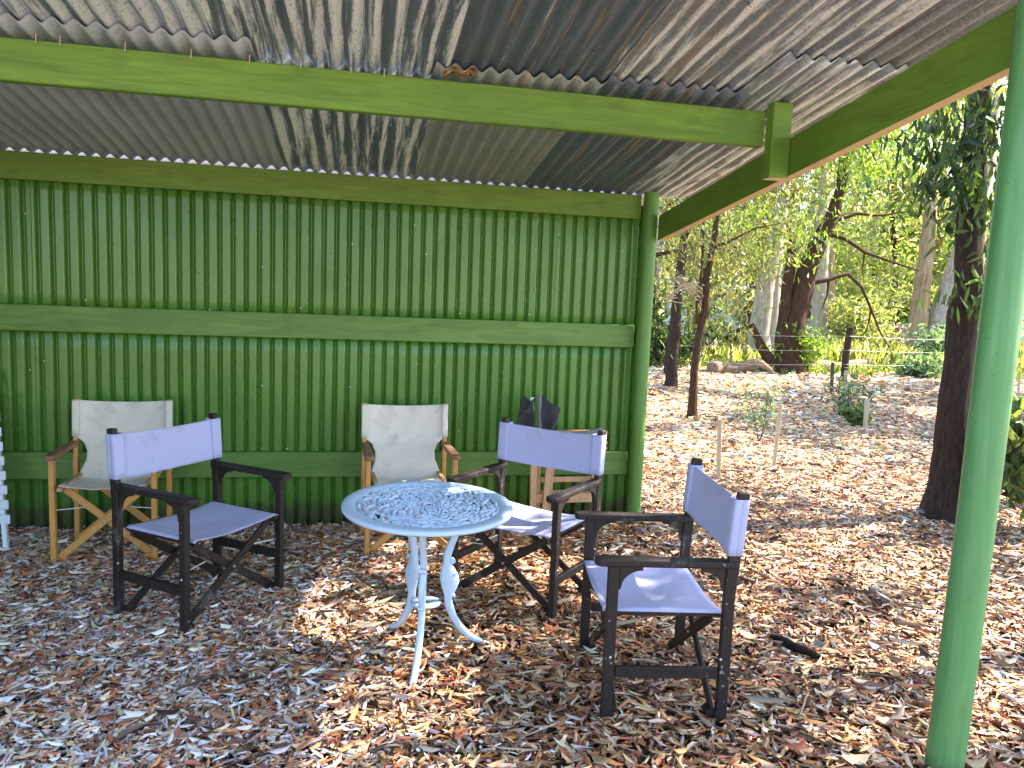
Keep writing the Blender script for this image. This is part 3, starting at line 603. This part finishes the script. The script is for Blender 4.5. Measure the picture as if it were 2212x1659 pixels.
def tree(name, label, cat, base, paths, bk, group=None, limbs=10, limb_len=2.0, h0=.4, per=70, size=.11, pal=GUM, spread=.35, droop=.12, rnd=0, sub=3, wr=.22, leafdroop=.7, aim=None, extra=(), jitter=.06, n=12, up=.35):
    random.seed(rnd+101); base = np.array(base, float); t = thing(name, label, cat, tuple(base), 0, group); off = tuple(base)
    mb = MB(); ends = []
    for path in paths:
        # resample the trunk finely so that the bark gets its own relief
        P = []; Rr = []
        for (a, ra), (b, rb) in zip(path[:-1], path[1:]):
            a = np.array(a, float); b = np.array(b, float); m = max(2, int(np.linalg.norm(b-a)/.16))
            for k in range(m): f = k/m; P.append(a+(b-a)*f + np.random.default_rng(len(P)+rnd).normal(0, .012, 3)*min(1, ra*6)); Rr.append(ra+(rb-ra)*f)
        P.append(np.array(path[-1][0], float)); Rr.append(path[-1][1]); Rr[0] *= 1.35; Rr[1] *= 1.15
        mb.tube(P, Rr, n, 0, jitter)
        top = len(P)
        for _ in range(limbs if path is paths[0] else 0):
            i = random.randint(int(top*h0), top-1); a = random.uniform(0, 2*PI) if aim is None else random.gauss(aim, 1.1); f = (i/top)
            ln = limb_len*random.uniform(.55, 1.15)*(1.15-.5*f); d = (math.cos(a), math.sin(a), random.uniform(.0, up*2))
            lp = limb_path(P[i], d, ln, 7, droop*.4, .16); r0 = min(Rr[i]*.5, .02+.018*ln)
            mb.tube(lp, [r0*(1-.85*k/7) for k in range(8)], 6)
            ends += [lp[-1], lp[-2], lp[4]]
            for _s in range(sub):
                j = random.randint(2, 6); a2 = a + random.gauss(0, .9); sp_ = limb_path(lp[j], (math.cos(a2), math.sin(a2), random.uniform(-.35, .45)), ln*random.uniform(.3, .55), 5, droop, .2)
                mb.tube(sp_, [r0*.4*(1-.8*k/5) for k in range(6)], 5); ends += [sp_[-1], sp_[3]]
    ends += [Vector(e) for e in extra]
    mb.build('trunk', bk, t, off)
    crown('crown', t, ends, per, size, pal, off, spread=spread, seed=rnd, wr=wr, droop=leafdroop)
    return t
# near right tree with deeply fissured bark and hanging leaves
b = gnd(2037, 1122); P = lambda x, y, bb: at_depth(x, y, bb)
ext = [P(x, y, b + np.array([dx, dy, 0])) for x, y, dx, dy in [(2000, 270, -.1, .1), (1990, 320, .0, .2), (2030, 230, .1, -.2), (2075, 300, 0, -.3), (2110, 380, .2, -.3), (2060, 420, .1, -.1), (2030, 400, 0, .2), (2120, 460, .1, -.3), (2090, 440, 0, -.3), (2130, 250, .2, -.3), (2100, 620, .1, -.25), (2030, 460, .2, .1), (2140, 340, .2, -.3), (2130, 520, .1, -.3), (2110, 650, .1, -.25), (2000, 420, .3, .3), (2105, 300, .1, -.35), (2140, 420, .2, -.35), (2060, 350, .1, -.2), (2085, 370, .1, -.3), (2020, 330, .1, .0), (2040, 280, 0, -.1), (2150, 300, .2, -.3)]]
tree('gum_tree', 'dark fissured gum tree with drooping leaves beside the near green post', 'tree', b,
     [[(b - [0, 0, .1], .135), (P(2050, 1000, b), .112), (P(2072, 800, b), .10), (P(2090, 560, b), .088), (P(2112, 250, b), .075), (P(2130, -100, b), .06), (P(2150, -500, b), .04)]], B_dark,
     limbs=10, limb_len=1.2, h0=.62, per=34, size=.115, pal=DARKG, spread=.15, rnd=3, extra=ext, jitter=.10, n=20, wr=.2, leafdroop=1.1)
# slim trees in the middle distance
b = gnd(1495, 903)
tree('slim_tree', 'slim red-brown tree, nearer of the two slim trunks by the corner post', 'tree', b,
     [[(b, .055), (P(1500, 800, b), .052), (P(1508, 740, b), .05), (P(1521, 680, b), .05), (P(1527, 600, b), .042), (P(1545, 500, b), .036), (P(1560, 380, b), .03), (P(1565, 200, b), .02)],
      [(P(1508, 700, b), .03), (P(1507, 650, b), .026), (P(1516, 590, b), .02), (P(1520, 480, b), .014)]], B_red,
     limbs=9, limb_len=1.3, h0=.45, per=50, size=.095, pal=OLIVE, spread=.22, rnd=5, wr=.14, droop=.1, extra=[P(x, y, b + np.array([0, random.uniform(-.3, .5), 0])) for x, y in [(1450, 620), (1480, 580), (1560, 560), (1600, 600), (1570, 640), (1520, 540), (1610, 540), (1640, 580), (1470, 540), (1500, 520), (1590, 660), (1550, 600)]])
b = gnd(1450, 840)
tree('slim_tree', 'darker slim tree standing farther back, next to the corner post', 'tree', b,
     [[(b, .10), (P(1455, 745, b), .095), (P(1463, 650, b), .085), (P(1478, 520, b), .075), (P(1492, 380, b), .05), (P(1500, 250, b), .03)]], B_dark,
     limbs=7, limb_len=1.6, h0=.5, per=44, size=.11, pal=GUM, spread=.25, rnd=8, wr=.18, droop=.22, extra=[P(x, y, b + np.array([0, .5, 0])) for x, y in [(1425, 640), (1430, 700), (1480, 700), (1500, 720), (1540, 700), (1420, 600), (1440, 760), (1560, 720), (1480, 660), (1600, 690), (1530, 660), (1575, 745)]])
# leaning double-trunked tree with a sunlit crown
b = gnd(1697, 808)
lim = [P(x, y, b + np.array([dx, dx, 0])) for x, y, dx in [(1640, 470, 0), (1660, 440, .4), (1680, 500, -.4), (1700, 460, 0), (1720, 480, -.5), (1650, 510, 0), (1620, 490, .3), (1690, 540, 0), (1730, 530, -.6), (1740, 450, 0), (1700, 420, .3), (1660, 540, 0), (1720, 560, -.3), (1610, 530, .4), (1670, 480, -.5), (1745, 500, 0), (1630, 440, .4), (1760, 420, .0), (1690, 480, .2), (1715, 515, -.2)]]
tree('leaning_tree', 'leaning dark double-trunked tree with bright lime leaves in the clearing', 'tree', b,
     [[(b, .30), (P(1712, 730, b), .26), (P(1722, 680, b), .24), (P(1742, 590, b), .22), (P(1768, 525, b), .19), (P(1795, 475, b), .16), (P(1815, 420, b), .13), (P(1830, 300, b), .10), (P(1838, 180, b), .06)],
      [(P(1688, 795, b), .2), (P(1690, 720, b), .15), (P(1697, 660, b), .135), (P(1705, 590, b), .12), (P(1712, 520, b), .09)],
      [(P(1672, 796, b), .14), (P(1640, 740, b), .10), (P(1622, 700, b), .07)],
      [(P(1748, 612, b), .05), (P(1790, 604, b), .045), (P(1832, 592, b), .04), (P(1862, 622, b), .034), (P(1882, 668, b), .03), (P(1900, 715, b), .022), (P(1922, 752, b), .012)],
      [(P(1882, 668, b), .02), (P(1874, 705, b), .014), (P(1860, 735, b), .008)],
      [(P(1788, 505, b), .05), (P(1826, 516, b), .042), (P(1868, 545, b), .036), (P(1915, 562, b), .028), (P(1985, 585, b), .016)],
      [(P(1800, 478, b), .04), (P(1850, 462, b), .034), (P(1905, 466, b), .028), (P(1965, 455, b), .014)],
      [(P(1790, 604, b), .025), (P(1786, 640, b), .02), (P(1776, 668, b), .012)],
      [(P(1868, 545, b), .018), (P(1862, 580, b), .014), (P(1866, 602, b), .008)]], B_brown,
     limbs=6, limb_len=3.0, h0=.7, per=56, size=.14, pal=LIME, spread=.38, rnd=12, sub=2, wr=.2, droop=.16, extra=lim, n=16, jitter=.05)
# white gum behind it
b = gnd(1640, 786)
tree('white_gum', 'pale white gum trunk peeling just behind the leaning dark tree', 'tree', b,
     [[(b, .36), (P(1641, 720, b), .29), (P(1650, 640, b), .26), (P(1668, 560, b), .21), (P(1690, 440, b), .17), (P(1705, 250, b), .12), (P(1720, 40, b), .06)],
      [(P(1663, 785, b), .22), (P(1668, 700, b), .17), (P(1676, 600, b), .14), (P(1686, 520, b), .10)]], B_white, limbs=5, limb_len=3.5, h0=.78, per=34, size=.22, pal=YEL, spread=.5, rnd=15, n=16, jitter=.04)
# forked gum to the right
b = gnd(1995, 775)
tree('forked_gum', 'forked gum with pale grey and tan trunks beyond the sapling', 'tree', b,
     [[(P(1977, 778, b), .40), (P(1984, 690, b), .30), (P(1995, 600, b), .26), (P(2008, 480, b), .22), (P(2020, 300, b), .16), (P(2030, 100, b), .1)]], B_tan, limbs=5, limb_len=4, h0=.8, per=36, size=.3, pal=YEL, spread=.8, rnd=18, n=14, jitter=.04)
tt = C.objects['forked_gum']; mb = MB(); pp = [P(2010, 778, b), P(2025, 715, b), P(2045, 650, b), P(2068, 580, b), P(2095, 490, b), P(2130, 380, b), P(2150, 200, b)]
mb.tube(pp, [.52, .42, .38, .36, .30, .24, .16], 16, 0, .03); mb.build('trunk', B_white, tt, tuple(b))
# pale limb of a farther gum
def far_at(x, dist):                                   # ground point in the direction of image column x, dist metres ahead
    r = ray(x, 672); fw = _R @ np.array([0, 0, 1.0]); q = r/(r @ fw)*dist; return np.array([q[0], q[1], 0.0])
FARG = 'trees of the woodland beyond the clearing'
KINDS = [('grey_gum', 'yellow-green gum', YEL, B_tan), ('olive_tree', 'olive-brown bushy tree', OLIVE, B_brown), ('tall_gum', 'mid green tall gum', GUM, B_white), ('wattle_tree', 'lime green wattle tree', LIME, B_brown)]
SPEC = [  # column, distance, kind, height, radius
 (1420, 19, 1, 8, .14), (1530, 21, 1, 7, .13), (1610, 27, 1, 10, .2), (1650, 36, 0, 15, .3), (1735, 41, 2, 17, .32), (1775, 30, 2, 14, .34), (1800, 36, 0, 13, .26), (1870, 44, 2, 15, .32), (1940, 38, 1, 9, .2), (2015, 40, 0, 13, .28), (2110, 34, 0, 14, .28), (1400, 30, 2, 13, .26), (1500, 38, 0, 15, .3), (1585, 45, 2, 16, .32), (1690, 48, 0, 16, .3), (1820, 50, 0, 15, .3), (1985, 50, 2, 15, .3), (2080, 48, 2, 15, .3)]
PLACE = ['by the corner post', 'left of the leaning dark tree', 'behind the leaning dark tree', 'right of the leaning dark tree', 'behind the forked gum', 'behind the near dark trunk', 'beyond the near green post']
def where(x): return PLACE[0] if x < 1500 else PLACE[1] if x < 1640 else PLACE[2] if x < 1760 else PLACE[3] if x < 1930 else PLACE[4] if x < 2050 else PLACE[5] if x < 2120 else PLACE[6]
seen = {}
for i, (x, dist, k, hgt, r) in enumerate(SPEC):
    b = far_at(x, dist); nm, kd, pal, bk = KINDS[k]; rr = random.Random(i*7+1); lx, ly = rr.uniform(-.12, .12)*hgt, rr.uniform(-.05, .05)*hgt
    rank = 'nearer' if dist < 30 else 'farther' if dist < 40 else 'farthest'; lab = f'{rank} {kd} in the woodland {where(x)}'
    if lab in seen: lab = f'{"shorter" if hgt < seen[lab] else "taller"} {lab}'
    seen[lab] = hgt
    tree(nm, lab, 'tree', b, [[(b, r), (b + [lx*.3, ly*.3, hgt*.35], r*.8), (b + [lx*.8, ly*.7, hgt*.7], r*.55), (b + [lx, ly, hgt], r*.15)]], bk, FARG,
         limbs=8, limb_len=hgt*.27, h0=.2 if k in (1, 3) else .42, per=40, size=.10 + dist*.004, pal=pal*1.35, spread=.30 + hgt*.035, rnd=40+i, sub=2, wr=.3, droop=.08, n=10)
# trees beside the clearing, right of the frame: their crowns dapple the floor
SIDE = [(7.6, 3.2, 7.2, .13, 'bushy gum standing to the right, past the near dark trunk'), (9.6, 5.4, 8.0, .15, 'taller gum to the right of the stakes'), (5.6, 2.3, 6.6, .12, 'gum at the right of the near green post'), (14.5, 9.6, 9.5, .18, 'broad gum shading the far leaf carpet'), (16.5, 12.6, 10, .18, 'gum at the edge of the clearing on the right'), (11.8, 8.0, 6.0, .12, 'small gum between the stakes and the right edge')]
for i, (x, y, hgt, r, lab) in enumerate(SIDE):
    b = np.array([x, y, 0.]); tree('side_gum', lab, 'tree', b, [[(b, r), (b + [.1, .1, hgt*.5], r*.75), (b + [.2, -.1, hgt], r*.2)]], B_brown, 'gums along the right of the clearing',
         limbs=[5, 6, 10, 18, 18, 10][i], limb_len=2.1, h0=.42, per=[50, 34, 36, 90, 90, 24][i], size=[.15, .17, .12, .17, .17, .17][i], pal=GUM, spread=[.17, .17, .2, .24, .24, .2][i], rnd=90+i, sub=[1, 1, 2, 2, 2, 2][i], wr=.25, droop=.1, n=10, extra=[(random.uniform(4.9, 6.3), random.uniform(2.3, 4.3), random.uniform(3.6, 5.3)) for _ in range(40)] if i == 2 else ())
# shrubs and saplings
def shrub(name, label, base, hgt, wid, per, size, pal, stems=6, rnd=0, wr=.25, spread=.1, cat='shrub', leafdroop=.1):
    random.seed(rnd); b = np.array(base, float); b[2] = 0; t = thing(name, label, cat, tuple(b)); mb = MB(); ends = []
    for k in range(stems):
        a = random.uniform(0, 2*PI); lp = limb_path(b, (math.cos(a)*wid/hgt, math.sin(a)*wid/hgt, 1), hgt*random.uniform(.7, 1.1), 6, .05, .16)
        mb.tube(lp, [.008*hgt**.5*(1-.12*q) for q in range(7)], 5); ends += lp[2:]
        for j in (2, 3, 4, 5):
            a2 = random.uniform(0, 2*PI); sp_ = limb_path(lp[j], (math.cos(a2), math.sin(a2), .3), wid*random.uniform(.3, .7), 3, .05, .2); mb.tube(sp_, [.004, .003, .003, .002], 4); ends += sp_[1:]
    mb.build('stem', B_twig, t, tuple(b)); crown('foliage', t, ends, per, size, pal, tuple(b), spread=spread, seed=rnd, wr=wr, droop=leafdroop)
shrub('leafy_shrub', 'bright leafy shrub growing against the foot of the leaning dark tree', gnd(1738, 808), 1.15, .6, 10, .12, LIME, 7, 3, .3, .14)
shrub('sapling', 'thin feathery sapling beside the pale stake in the sunlit litter', gnd(1638, 958), .95, .22, 7, .07, BLUE, 2, 4, .2, .05, 'sapling')
shrub('sapling', 'spreading blue-green sapling between two short stakes', gnd(1832, 905), .78, .5, 4, .08, BLUE, 5, 5, .25, .06, 'sapling')
shrub('sapling', 'tiny green seedling in front of the blue-green sapling', gnd(1845, 922), .28, .16, 6, .10, GUM, 4, 6, .25, .03, 'sapling')
shrub('wattle_bush', 'yellow-green feathery wattle right of the leaning dark tree', gnd(1850, 757), 2.5, 1.6, 18, .22, YEL, 8, 7, .22, .3)
shrub('blue_bush', 'blue-grey leafy bush in front of the forked gum', gnd(1985, 818), .62, .7, 9, .16, BLUE, 7, 8, .3, .15)
shrub('blue_bush', 'taller blue-grey bush beside the near dark trunk', gnd(2056, 800), 1.3, .8, 12, .2, BLUE, 7, 9, .3, .22)
shrub('leafy_sapling', 'glossy green sapling peeping out to the right of the near post', (4.62, 4.28, 0), .98, .22, 9, .15, GUM, 5, 10, .26, .06, 'sapling', .7)
shrub('grassy_shrub', 'pale grassy shrub on the left behind the slim trees', gnd(1560, 772), 1.0, 1.1, 12, .3, OLIVE, 8, 12, .12, .3)
shrub('dark_bush', 'dark brownish bush behind the corner post', gnd(1425, 792), 1.5, 1.0, 14, .2, DARKG, 7, 13, .2, .25)
for i, (x, dist, hg, wd_, pl, lab) in enumerate([(1415, 36, 5, 4, OLIVE, 'olive thicket far behind the slim trees'), (1500, 44, 6, 5, YEL, 'pale thicket far behind the slim red-brown tree'), (1590, 52, 7, 5, OLIVE, 'brownish thicket beside the pale far house'), (1668, 46, 6, 5, YEL, 'yellow-green thicket far behind the white gum'), (1740, 50, 7, 5, GUM, 'green thicket far behind the leaning dark tree'), (1800, 40, 4.5, 3.5, YEL, 'rounded pale thicket far behind the dark fence post'), (1860, 52, 7, 5, GUM, 'tall green thicket above the far white rail fence'), (1920, 46, 5.5, 4.5, LIME, 'lime thicket far behind the brush mound'), (1975, 56, 8, 6, OLIVE, 'tall olive thicket far behind the forked gum'), (2040, 42, 6, 5, GUM, 'dark green thicket far behind the near fissured trunk'), (2110, 48, 7, 6, YEL, 'pale thicket far behind the near green post'), (2230, 40, 6, 6, OLIVE, 'olive thicket far off to the right of the near green post'), (2380, 44, 7, 7, GUM, 'green thicket closing the clearing on the far right'), (2600, 40, 6, 7, YEL, 'pale thicket at the far right end of the clearing')]):
    shrub('thicket', lab, far_at(x, dist), hg*1.6, wd_*1.15, 34, .13 + dist*.0042, pl*(1.45 if pl is GUM else 1.7), 11, 60+i, .32, .42, 'thicket')
# twiggy bleached branches caught in the slim tree
mb = MB(); random.seed(5); c0 = at_depth(1480, 625, gnd(1495, 903))
for k in range(16):
    a = random.uniform(0, 2*PI); pts = [c0 + np.array([.22*math.cos(a+q*.5)*random.uniform(.8, 1.1), .16*math.sin(a+q*.5), .10*math.sin(a*2+q*.6)+.05*math.cos(k)]) for q in range(7)]
    mb.tube(pts, [.007]*7, 5)
mb.tube([c0+np.array([-.35, 0, -.12]), c0+np.array([-.1, .05, -.17]), c0+np.array([.25, 0, -.2])], [.007, .009, .006], 5)
tag(mb.build('bleached_twigs', B_pale), 'tangle of bleached pale twigs caught against the slim red-brown tree', 'twigs')
# stakes, posts, wire fence
def stake(name, label, bx, by, tx, ty, w, bk, group=None):
    b = gnd(bx, by); t = at_depth(tx, ty, b); mb = MB(); mb.bar(b - [0, 0, .03], t, w, w*.8, (1, 0, 0), .004); o = mb.build(name, bk, None, tuple(b)); o.location = tuple(b); tag(o, label, 'stake', group)
SG = 'timber stakes marking the saplings'
stake('timber_stake', 'weathered stake nearest the shelter, left of the others', 1552, 1034, 1555, 905, .034, B_pale, SG)
stake('timber_stake', 'tall pale stake leaning beside the feathery sapling', 1671, 1016, 1686, 872, .030, B_pale, SG)
stake('timber_stake', 'slender pale stake behind the blue-green sapling', 1823, 893, 1828, 800, .045, B_pale, SG)
stake('timber_stake', 'short stubby stake right of the blue-green sapling', 1869, 932, 1873, 862, .045, B_pale, SG)
stake('timber_stake', 'grey stake in front of the dark fence post', 1796, 852, 1799, 783, .05, B_twig, SG)
stake('timber_stake', 'lone stake seen to the right of the near green post', 2197, 872, 2204, 805, .035, B_pale, SG)
fb = gnd(1822, 822); fence = thing('wire_fence', 'wire fence with dark timber posts crossing behind the litter', 'fence', tuple(fb))
A = gnd(1440, 812); Bq = fb; Dq = gnd(2150, 812)
posts = [(A, 1.1), (Bq, 1.12), (Dq, 1.1)]
for q, hh in posts:
    mb = MB(); mb.tube([q - [0, 0, .1], q + [.01, 0, hh*.5], q + [.06, 0, hh]], [.075, .07, .068], 12, 0, .05); mb.build('fence_post', B_dark, fence, tuple(fb))
for z in (.35, .65, .95):
    mb = MB(); pts = []
    for (p, q) in ((A, Bq), (Bq, Dq)):
        for k in range(13): f = k/12; pts.append(p + (q-p)*f + np.array([.05*z, -.075, z - .05*math.sin(PI*f)]))
    mb.tube(pts, [.0018]*len(pts), 5); mb.build('wire', M_steel, fence, tuple(fb))
# fallen log and branches at the edge of the grass
lg = thing('fallen_log', 'weathered fallen log lying before the leaning dark tree', 'log', tuple(gnd(1600, 806)))
off = tuple(gnd(1600, 806)); p0, p1 = gnd(1537, 808), gnd(1668, 806); mb = MB()
mb.tube([p0 + (p1-p0)*k/16 + np.array([.03*math.sin(k*1.7), .05*math.sin(k*.7), .13 + .02*math.sin(k*1.1)]) for k in range(17)], [.15, .165, .15, .155, .14, .15, .135, .14, .13, .135, .12, .125, .11, .11, .10, .09, .07], 14, 0, .07); mb.build('trunk', B_grey, lg, off)
p2, p3 = gnd(1588, 811), gnd(1668, 813); mb = MB(); mb.tube([p2 + (p3-p2)*k/9 + np.array([0, .02*math.sin(k*2), .05+.26*math.sin(PI*k/9)**.8]) for k in range(10)], [.03, .045, .06, .07, .075, .07, .075, .065, .06, .05], 10, 0, .08); mb.build('branch', B_grey, lg, off)
lg2 = gnd(1760, 812); p0, p1 = gnd(1730, 806), gnd(1898, 795); mb = MB(); mb.tube([p0 + (p1-p0)*k/12 + np.array([0, .04*math.sin(k*1.3), .13+.04*math.sin(k*.9)]) for k in range(13)], [.16, .15, .14, .14, .13, .12, .12, .11, .10, .09, .07, .05, .03], 10, 0, .06)
o = mb.build('fallen_branch', B_grey, None, tuple(lg2)); o.location = tuple(lg2); tag(o, 'long pale fallen branch lying between the leaning tree and the dark fence post', 'branch')
# brush pile in the distance
mp = gnd(1930, 752); mb = MB()
mb.grid(lambda u, v: (mp[0] + 4.2*(u-.5)*2, mp[1] + 2.2*(v-.5)*2, -.05 + 1.15*math.exp(-6*((u-.5)**2+(v-.5)**2)*1.6) + .12*math.sin(u*31)*math.sin(v*17) - .28), 40, 24)
t = NT('dry_brush'); nn = t.noise(t.coords((2, 6, 6)), 3, 7, .8); t.color(t.ramp(nn, [(.35, (.09, .05, .035)), (.52, (.34, .22, .16)), (.7, (.56, .43, .34))])); t.rough(.95, .1); t.bump(nn, 1, .1)
bp = mb.build('brush_pile', t.mat, None, tuple(mp)); bp.location = tuple(mp); tag(bp, 'heaped mound of dry pinkish brush in front of the forked gum', 'brush pile')
r = np.random.default_rng(9); n = 1800; u = r.normal(0, .45, (n, 2)); hz = .9*np.exp(-1.5*(u**2).sum(1))
leaf_mesh('dry_sticks', M_litter, np.stack([u[:, 0]*3.4, u[:, 1]*1.7, hz*.85+r.random(n)*.12], 1), np.stack([r.normal(0, 1, n), r.normal(0, 1, n), r.normal(0, .3, n)], 1), r.normal(0, 1, (n, 3)), r.uniform(.4, 1.1, n), r.uniform(.03, .07, n), r.normal(0, .05, n), np.clip(np.array([(.5, .36, .27)])*r.uniform(.4, 1.4, (n, 1)), .02, .8), bp)
# far pale house among the trunks
hb = far_at(1606, 42); hs_ = thing('farm_house', 'pale house with grey roof glimpsed between the trunks', 'house', tuple(hb), .15)
mw = simple('pale_render', (.62, .68, .74), .8); mr_ = simple('grey_roof', (.40, .44, .48), .5); mg = simple('dark_glass', (.03, .04, .05), .1)
mb = MB(); mb.bar((-3.5, 0, 1.2), (3.5, 0, 1.2), 5, 2.4, (0, 1, 0), .01); mb.build('wall', mw, hs_)
mb = MB(); mb.prism([(-2.9, 2.403), (2.9, 2.403), (0, 3.6)], (0, 0, 0), (0, 1, 0), (0, 0, 1), 7.6); mb.build('roof', mr_, hs_)
for x in (-2, 0.3, 2.2):
    mb = MB(); mb.bar((x-.5, -2.51, 1.4), (x+.5, -2.51, 1.4), .06, 1.0, (0, 1, 0), .01); f = mb.build('window', mr_, hs_); mb = MB(); mb.bar((x-.44, -2.545, 1.4), (x+.44, -2.545, 1.4), .02, .88, (0, 1, 0), .004); mb.build('pane', mg, f)
# white rail fence far off
wf = far_at(1930, 40); wt = thing('rail_fence', 'white rail fence far off behind the brush mound', 'fence', tuple(wf), -.25)
for z in (.55, 1.0):
    mb = MB(); mb.bar((-7, 0, z), (7, 0, z), .05, .14, (0, 1, 0)); mb.build('rail', M_white, wt)
for k in range(8):
    mb = MB(); mb.bar((-7+2*k, .075, 0), (-7+2*k, .075, 1.15), .1, .09, (1, 0, 0)); mb.build('fence_post', M_white, wt)
# grass at the edge of the clearing
def grass(label, n, x0, x1, y0, y1, pal, hgt, seed, cond):
    r = np.random.default_rng(seed); p = np.stack([r.uniform(x0, x1, n*2), r.uniform(y0, y1, n*2)], 1); p = p[cond(p)][:n]; n = len(p)
    L = hgt*r.uniform(.5, 1.3, n); ax = np.stack([r.normal(0, .35, n), r.normal(0, .35, n), np.ones(n)], 1); pos = np.stack([p[:, 0], p[:, 1], gz(p[:, 0], p[:, 1]) + L*.4], 1)
    o = leaf_mesh('grass', M_grass, pos, ax, r.normal(0, 1, (n, 3)), L, L*.07+.006, r.normal(0, .12, n), np.clip(pal[r.integers(0, len(pal), n)]*r.uniform(.7, 1.3, (n, 1)), .01, .7)); o['kind'] = 'stuff'; o['label'] = label; o['category'] = 'grass'
edge = lambda p: p[:, 1] + .18*p[:, 0] - .5*np.sin(p[:, 0]*1.1) + .4*np.sin(p[:, 0]*2.9)
grass('bright green grass along the far edge of the leaf carpet', 26000, 4, 26, 12.5, 24, np.array([(.18, .25, .05), (.22, .29, .07), (.32, .33, .14), (.14, .19, .045), (.38, .35, .19)]), .20, 21, lambda p: (edge(p) > 17.6) & (edge(p) < 23) & vis(p))
grass('tall straw-coloured grass in the far clearing', 16000, 5, 32, 15, 32, np.array([(.45, .40, .22), (.36, .36, .14), (.52, .46, .3), (.28, .32, .08)]), .5, 22, lambda p: (edge(p) > 19.5) & vis(p) & (((p[:, 0]-mp[0])/4.5)**2 + ((p[:, 1]-mp[1]+1)/4.5)**2 > 1))

# ------------------------------------------------------------------ camera, light, world
cd = bpy.data.cameras.new('camera'); cam = bpy.data.objects.new('camera', cd); C.objects.link(cam)
Rm = Matrix(((*_R[0],), (*_R[1],), (*_R[2],)))
right = Rm @ Vector((1, 0, 0)); up = Rm @ Vector((0, -1, 0)); back = Rm @ Vector((0, 0, -1))
M = Matrix.Identity(4)
for i in range(3): M[i][0], M[i][1], M[i][2] = right[i], up[i], back[i]
M[2][3] = CAM_H; cam.matrix_world = M
cd.sensor_width = 36; cd.lens = 36*F_/W_; cd.clip_start = .05; cd.clip_end = 900
bpy.context.scene.camera = cam
AZ, EL = math.radians(8), math.radians(42)
sd = Vector((math.cos(AZ)*math.cos(EL), math.sin(AZ)*math.cos(EL), math.sin(EL)))
ld = bpy.data.lights.new('sun', 'SUN'); ld.energy = 5.0; ld.angle = math.radians(.53); ld.color = (1, .90, .75)
lo = bpy.data.objects.new('sun', ld); C.objects.link(lo); lo.rotation_euler = sd.to_track_quat('Z', 'Y').to_euler()
wr = bpy.data.worlds.new('World'); bpy.context.scene.world = wr; wr.use_nodes = True; nt = wr.node_tree
sk = nt.nodes.new('ShaderNodeTexSky'); sk.sky_type = 'NISHITA'; sk.sun_disc = False; sk.sun_elevation = EL; sk.sun_rotation = PI/2 - AZ
bg = nt.nodes['Background']; nt.links.new(sk.outputs[0], bg.inputs[0]); bg.inputs[1].default_value = .15
sc = bpy.context.scene; sc.view_settings.view_transform = 'Standard'; sc.view_settings.look = 'None'; sc.view_settings.exposure = 2.4; sc.view_settings.gamma = 1
sc.cycles.use_denoising = True; sc.cycles.max_bounces = 8; sc.cycles.diffuse_bounces = 5; sc.cycles.sample_clamp_indirect = 6
